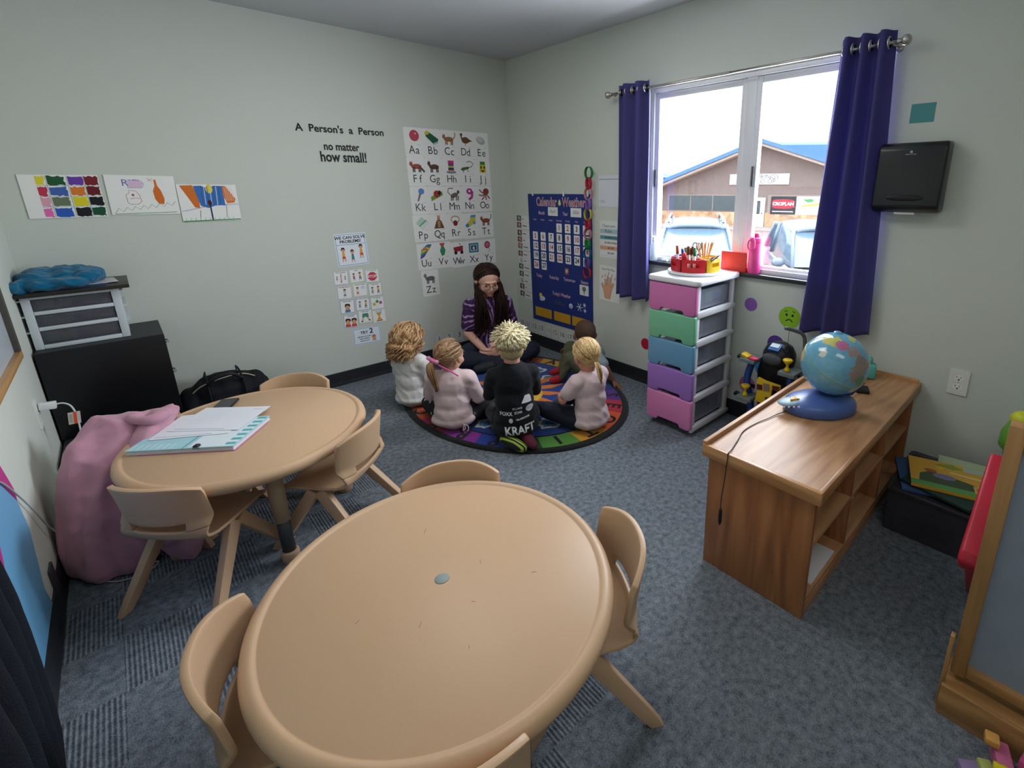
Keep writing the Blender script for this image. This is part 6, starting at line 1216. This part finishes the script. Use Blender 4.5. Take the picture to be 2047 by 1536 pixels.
# 2 girl with pink hair clip and ponytail
J = sit(head=(.005, .015, .450), neck=(0, .008, .355), HR=hrot(-26, -6), hs=1.0, sh=((-.105, 0, .318), (.105, 0, .318)), el=((-.145, .03, .200), (.150, .03, .175)), wr=((-.05, .15, .14), (.09, .165, .150)), kn=((-.20, .17, .08), (.22, .15, .085)))
PF = M('17151c', .8, .2); 
m, nt, b, N, L = nodemat('star_trousers'); tc = N('ShaderNodeTexCoord'); v = N('ShaderNodeTexVoronoi'); v.inputs['Scale'].default_value = 17; L(tc.outputs['Object'], v.inputs['Vector']); lt = N('ShaderNodeMath'); lt.operation = 'LESS_THAN'; lt.inputs[1].default_value = .17; L(v.outputs['Distance'], lt.inputs[0]); cr = N('ShaderNodeValToRGB'); cr.color_ramp.interpolation = 'CONSTANT'; cr.color_ramp.elements[0].color = lin('d8d4d0'); cr.color_ramp.elements[1].color = lin('6a5a70'); cr.color_ramp.elements[1].position = .4; q = cr.color_ramp.elements.new(.75); q.color = lin('c87868'); L(v.outputs['Color'], cr.inputs[0]); mx = N('ShaderNodeMix'); mx.data_type = 'RGBA'; mx.inputs[6].default_value = lin('16141b'); L(lt.outputs[0], mx.inputs[0]); L(cr.outputs[0], mx.inputs[7]); L(mx.outputs[2], b.inputs['Base Color']); b.inputs['Roughness'].default_value = .85
MPS = M('dcc4c6', .85, .1, sheen=.2, bump=.2, bscale=500)
g2 = person('child with brown ponytail, pink hair clip and pale pink long-sleeved top', (-1.345, -1.205, 0), math.radians(46-90), J, 1.03, SKN, MPS, m, 1.9, hands=HN(.6), sock=(M('3a3840', .8), M('54525a', .8)), seed=2, inf=.013, sh_amp=.006, torso=(.103, .075), hem=-.03, group='children on the rug')
hairobj(g2, J['head'], J['HR'], J['hs'], hair_pony(random.Random(3), (-.030, -.100, -.012), [(-.030, -.102, -.012), (-.032, -.128, -.035), (-.028, -.125, -.085), (-.020, -.110, -.135), (-.010, -.105, -.175)], spread=.024, nt=130), hm('8a6848', 'b08a62', '5c4230')); eyes(g2, J['head'], J['HR'], J['hs'], lip='c07a74', brow='7a5a40')
c_ = Vector(J['head']); T_2 = lambda p: c_+J['HR'] @ Vector(p)
cp = MB().box(T_2((-.024, -.118, -.004)), (.046, .022, .020), J['HR'] @ RY(.25)).build('hair_clip', M('e87cb0', .4), g2, bevel=.006, seg=3)
for p in ((-.055, -.116, .004), (.004, -.116, -.010)): MB().ell(T_2(p), (.014, .010, .013)).build('clip_bead', M('e8a0c4', .35), cp)
MB().tube(smooth_pts([T_2((-.005, -.118, -.014)), T_2((.030, -.098, -.040)), T_2((.062, -.060, -.072)), T_2((.085, -.030, -.100))]), .0042, 8).build('pink_strap', M('e0509a', .4), cp)
MB().tube(smooth_pts([(.085, -.112, .075), (.10, -.125, .055), (.085, -.130, .040), (.095, -.122, .072), (.115, -.120, .058), (.112, -.128, .035)]), .0032, 6).build('drawstring_bow', MPS, g2)
# 3 boy in the black hoodie, kneeling back on his heels
MHK = M('101319', .8, .2, sheen=.1, bump=.25, bscale=400)
J = sit(pel=(0, -.02, .150), mid=(0, -.02, .255), chest=(0, -.005, .365), neck=(0, .008, .450), head=(0, .018, .560), HR=hrot(2, -4), hs=1.06,
  sh=((-.102, 0, .395), (.102, 0, .395)), el=((-.132, .06, .270), (.132, .06, .270)), wr=((-.10, .19, .24), (.10, .19, .24)), hp=((-.07, .02, .135), (.07, .02, .135)), kn=((-.10, .24, .075), (.10, .24, .075)), an=((-.055, -.10, .045), (.045, -.09, .045)), toe=((.015, -.175, .030), (.075, -.165, .030)))
def stripe(c1, c2, z=60):
    m, nt, b, N, L = nodemat('striped_sock'); tc = N('ShaderNodeTexCoord'); sp = N('ShaderNodeSeparateXYZ'); L(tc.outputs['Object'], sp.inputs[0]); a = N('ShaderNodeMath'); a.operation = 'ADD'; L(sp.outputs[0], a.inputs[0]); L(sp.outputs[1], a.inputs[1])
    s_ = N('ShaderNodeMath'); s_.operation = 'MULTIPLY'; s_.inputs[1].default_value = z; L(a.outputs[0], s_.inputs[0]); w_ = N('ShaderNodeMath'); w_.operation = 'SINE'; L(s_.outputs[0], w_.inputs[0]); g = N('ShaderNodeMath'); g.operation = 'GREATER_THAN'; g.inputs[1].default_value = .1; L(w_.outputs[0], g.inputs[0])
    mx = N('ShaderNodeMix'); mx.data_type = 'RGBA'; mx.inputs[6].default_value = lin(c1); mx.inputs[7].default_value = lin(c2); L(g.outputs[0], mx.inputs[0]); L(mx.outputs[2], b.inputs['Base Color']); b.inputs['Roughness'].default_value = .9; return m
g3 = person('child with short platinum hair in a black shirt reading KRAFT, kneeling with back to us', (-1.165, -1.590, 0), math.radians(62-90), J, 1.12, SKN, MHK, M('161a24', .85, sheen=.1), 1.9, hands=HN(.6), sock=(stripe('1a1c1e', '98b040', 260), M('5a1f30', .85)), seed=3, inf=.013, sh_amp=.006, torso=(.108, .082), hem=-.045, group='children on the rug')
hairobj(g3, J['head'], J['HR'], J['hs'], hair_short(random.Random(6)), hm('d8cba0', 'efe6c4', 'b3a078'), capk=1.01, capm=1)
# 4 blond girl in pale pink t-shirt
J = sit(head=(.0, .022, .455), neck=(0, .010, .36), HR=hrot(-14, -18), hs=1.0, sh=((-.095, 0, .322), (.095, 0, .322)), el=((-.145, .075, .200), (.120, .06, .205)), wr=((-.070, .185, .165), (.02, .18, .165)), kn=((-.15, .22, .09), (.10, .25, .10)), an=((-.13, .42, .045), (.05, .30, .045)), toe=((-.15, .52, .05), (-.03, .34, .03)))
g4 = person('child with a low blond ponytail and pale pink t-shirt, dark leggings, head bent down', (-.775, -1.800, 0), math.radians(90-90), J, 1.02, 'd0937a', MPS, M('1c2030', .8), .62, hands=HN(.9), sock=(M('2a2e3a', .8), M('2a2e3a', .8)), seed=5, inf=.014, sh_amp=.006, torso=(.100, .075), hem=-.03, group='children on the rug')
hairobj(g4, J['head'], J['HR'], J['hs'], hair_pony(random.Random(8), (.004, -.088, -.040), [(.004, -.090, -.040), (.004, -.112, -.058), (.010, -.112, -.095), (.018, -.098, -.130), (.022, -.088, -.150)], spread=.014, nt=70), hm('c8a06a', 'e4c690', '94703f'))
eyes(g4, J['head'], J['HR'], J['hs'], brow='a08050')
# 5 toddler in olive trousers
J = sit(pel=(0, 0, .075), mid=(.0, -.02, .135), chest=(.0, -.02, .205), neck=(0, .005, .268), head=(.0, .05, .362), HR=hrot(-84, 0), hs=1.08, sh=((-.085, -.02, .245), (.085, -.01, .245)), el=((-.130, -.100, .145), (.11, .07, .17)), wr=((-.115, -.150, .040), (.10, .15, .20)),
  hp=((-.055, .02, .07), (.055, .02, .07)), kn=((-.055, .165, .205), (.110, .16, .232)), an=((-.05, .225, .050), (.100, .235, .050)), toe=((-.055, .30, .028), (.105, .31, .028)))
g5 = person('toddler with close-cropped hair, grey blue shirt and olive trousers, leaning back on one hand', (-.255, -1.285, 0), math.radians(138-90), J, .92, '8f6350', M('8d9fa6', .8, var=.12, vscale=30), M('565a44', .85), .75, hands=(((-.3, -.6, -.5), (-.6, .4, 0), (0, 0, -1), .74, .1), ((0, .9, .1), (-.3, 0, .9), (0, 0, -1), .74, .4)), sock=(M('a81f34', .8), M('a81f34', .8)), seed=7, inf=.010, sh_amp=.006, torso=(.088, .068), group='children on the rug')
hairobj(g5, J['head'], J['HR'], J['hs'], [], [M('5f4a3d', .95, .1, bump=1, bscale=700, var=.3, vscale=200)], capk=.985); eyes(g5, J['head'], J['HR'], J['hs'], brow='2c201a', lip='8a5048', iris='20140e')
# 6 the teacher
m, nt, b, N, L = nodemat('tie_dye'); tc = N('ShaderNodeTexCoord'); mp = N('ShaderNodeMapping'); mp.inputs['Location'].default_value = (0, 0, -.335); L(tc.outputs['Object'], mp.inputs[0]); sp = N('ShaderNodeSeparateXYZ'); L(mp.outputs[0], sp.inputs[0])
at = N('ShaderNodeMath'); at.operation = 'ARCTAN2'; L(sp.outputs[2], at.inputs[0]); L(sp.outputs[0], at.inputs[1]); ln_ = N('ShaderNodeVectorMath'); ln_.operation = 'LENGTH'; cb = N('ShaderNodeCombineXYZ'); L(sp.outputs[0], cb.inputs[0]); L(sp.outputs[2], cb.inputs[2]); L(cb.outputs[0], ln_.inputs[0])
nz = N('ShaderNodeTexNoise'); nz.inputs['Scale'].default_value = 16; L(tc.outputs['Object'], nz.inputs['Vector'])
s1 = mth2 = None
def mt(op, a, b_=None, c=None):
    q = N('ShaderNodeMath'); q.operation = op
    for i, v in enumerate((a, b_, c)):
        if v is None: continue
        if isinstance(v, (int, float)): q.inputs[i].default_value = v
        else: L(v, q.inputs[i])
    return q.outputs[0]
sn = mt('SINE', mt('ADD', mt('MULTIPLY', at.outputs[0], 24), mt('ADD', mt('MULTIPLY', ln_.outputs['Value'], 60), mt('MULTIPLY', nz.outputs[0], 9))))
fac = mt('ADD', mt('MULTIPLY', sn, .35), mt('SUBTRACT', mt('MULTIPLY', nz.outputs[0], 1.1), mt('MULTIPLY', ln_.outputs['Value'], 1.5)))
cr = N('ShaderNodeValToRGB'); cr.color_ramp.elements[0].color = lin('3a1b4e'); cr.color_ramp.elements[0].position = .28; cr.color_ramp.elements[1].color = lin('b79cc6'); cr.color_ramp.elements[1].position = .66; q = cr.color_ramp.elements.new(.44); q.color = lin('5a2c70'); L(fac, cr.inputs[0]); L(cr.outputs[0], b.inputs['Base Color']); b.inputs['Roughness'].default_value = .85
J = sit(pel=(0, -.02, .13), mid=(0, -.02, .265), chest=(0, .0, .405), neck=(0, .035, .525), head=(.0, .070, .690), HR=hrot(6, -17), hs=1.24, sh=((-.140, .01, .480), (.140, .01, .480)), el=((-.190, .02, .270), (.180, .03, .265)), wr=((-.055, .20, .150), (.075, .23, .150)),
  hp=((-.09, .02, .11), (.09, .02, .11)), kn=((-.30, .20, .11), (.30, .20, .11)), an=((.05, .30, .06), (-.05, .27, .065)), toe=((.17, .31, .045), (-.17, .28, .045)), ar=(.030, .026, .017), lr=(.058, .044, .028))
g6 = person('woman with long dark brown hair and glasses, purple tie-dye t-shirt, sitting cross-legged in the corner', (-.535, -.345, 0), math.radians(-112-90), J, 1.5, 'deae98', m, M('1b2233', .85, bump=.2, bscale=500), .72, hands=(((.7, .4, -.1), (.2, .3, .9), (.1, -.6, -.3), 1.0, .7), ((-.7, .3, -.1), (-.2, .3, .9), (-.1, -.6, -.3), 1.0, .7)), sock=(M('20242c', .7), M('20242c', .7)), seed=9, inf=.014, sh_amp=.007, torso=(.130, .100), hem=-.02)
hairobj(g6, J['head'], J['HR'] , J['hs'], [], [M(q_, .6, .2, var=.08) for q_ in ('2e1d18', '3d2821', '1f1310')], capk=1.02, name='hair')
# long locks hang with gravity: use a frame that does not pitch with the head
hl = hair_long(random.Random(12)); hairobj(g6, Vector(J['head'])+Vector((0, -.004, .004)), hrot(6, -4), J['hs'], hl, [M(q_, .6, .2, var=.08) for q_ in ('2e1d18', '3d2821', '1f1310')], cap=False, name='hair_locks')
eyes(g6, J['head'], J['HR'], J['hs'], look=-.35, brow='2e1f1a', lip='a8645c')
c_6 = Vector(J['head']); T6 = lambda p: c_6+J['HR'] @ (Vector(p)*1.24)
gs_ = MB()
for q in (-1, 1):
    gs_.tube([T6((q*.030+.0215*math.cos(2*PI*k/20), .0905-.06*abs(.021*math.cos(2*PI*k/20))*(1 if q*math.cos(2*PI*k/20) > 0 else .2), -.003+.0155*math.sin(2*PI*k/20))) for k in range(21)], .0017, 6)
    gs_.tube([T6((q*.051, .088, .002)), T6((q*.072, .070, .002)), T6((q*.080, .0, -.002))], .0013, 6)
gs_.tube([T6((-.0085, .0905, .001)), T6((0, .0935, .004)), T6((.0085, .0905, .001))], .0013, 6); gs_.build('glasses', M('3a2a2c', .3, .5), g6)
# print on the black shirt (children of person 3): letters wrapped on the back
sh3 = [o for o in g3.children if o.name.startswith('shirt')][0]
from mathutils.bvhtree import BVHTree
def print_on(par, sh, t, x, z, size, col, bold=True, rot=0, poly=None, sx=1.0):
    bv = BVHTree.FromPolygons([v.co for v in sh.data.vertices], [tuple(p.vertices) for p in sh.data.polygons])
    if poly: P2 = poly; fs = [tuple(range(len(poly)))]
    else: P2, fs = text2d(t, bold); P2 = [(a*size*sx, b_*size) for a, b_ in P2]
    bm = bmesh.new(); vs_ = [bm.verts.new((x+a*math.cos(rot)-b_*math.sin(rot), 0, z+a*math.sin(rot)+b_*math.cos(rot))) for a, b_ in P2]
    for f in fs:
        try: bm.faces.new([vs_[i] for i in f])
        except ValueError: pass
    bmesh.ops.triangulate(bm, faces=bm.faces)
    for _ in range(2): 
        e_ = [e for e in bm.edges if e.calc_length() > .006]
        if e_: bmesh.ops.subdivide_edges(bm, edges=e_, cuts=1, use_grid_fill=False); bmesh.ops.triangulate(bm, faces=bm.faces)
    for v in bm.verts:
        h_ = bv.ray_cast(Vector((v.co.x, -.6, v.co.z)), Vector((0, 1, 0)))
        v.co.y = (h_[0].y if h_[0] else 0)-.0016
    me = bpy.data.meshes.new('print'); bm.to_mesh(me); bm.free(); me.materials.append(M(col, .7)); o = bpy.data.objects.new('shirt_print', me); COL.objects.link(o); o.parent = par; return o
W_ = 'd5d8da'
print_on(g3, sh3, 'KRAFT', .012, .112, .066, W_, sx=.85, rot=.06); print_on(g3, sh3, 'PLUMB', .004, .236, .018, W_, rot=.06); print_on(g3, sh3, 'STAR', .008, .212, .019, W_, rot=.06); print_on(g3, sh3, 'FOXX', -.058, .208, .026, W_, sx=.9)
print_on(g3, sh3, 'TRI-ANCHOR', .030, .180, .013, W_, rot=.12); print_on(g3, sh3, '', .074, .226, 0, W_, poly=[(.024*math.cos(k*PI/10), .020*math.sin(k*PI/10)) for k in range(20)]); print_on(g3, sh3, '', .062, .278, 0, W_, poly=[(-.034, -.016), (.026, -.020), (.022, .010), (.012, .024), (-.012, .024), (-.022, .0)])
print_on(g3, sh3, '', -.036, .172, 0, W_, poly=[(.011*math.cos(k*PI/6), .014*math.sin(k*PI/6)) for k in range(12)])
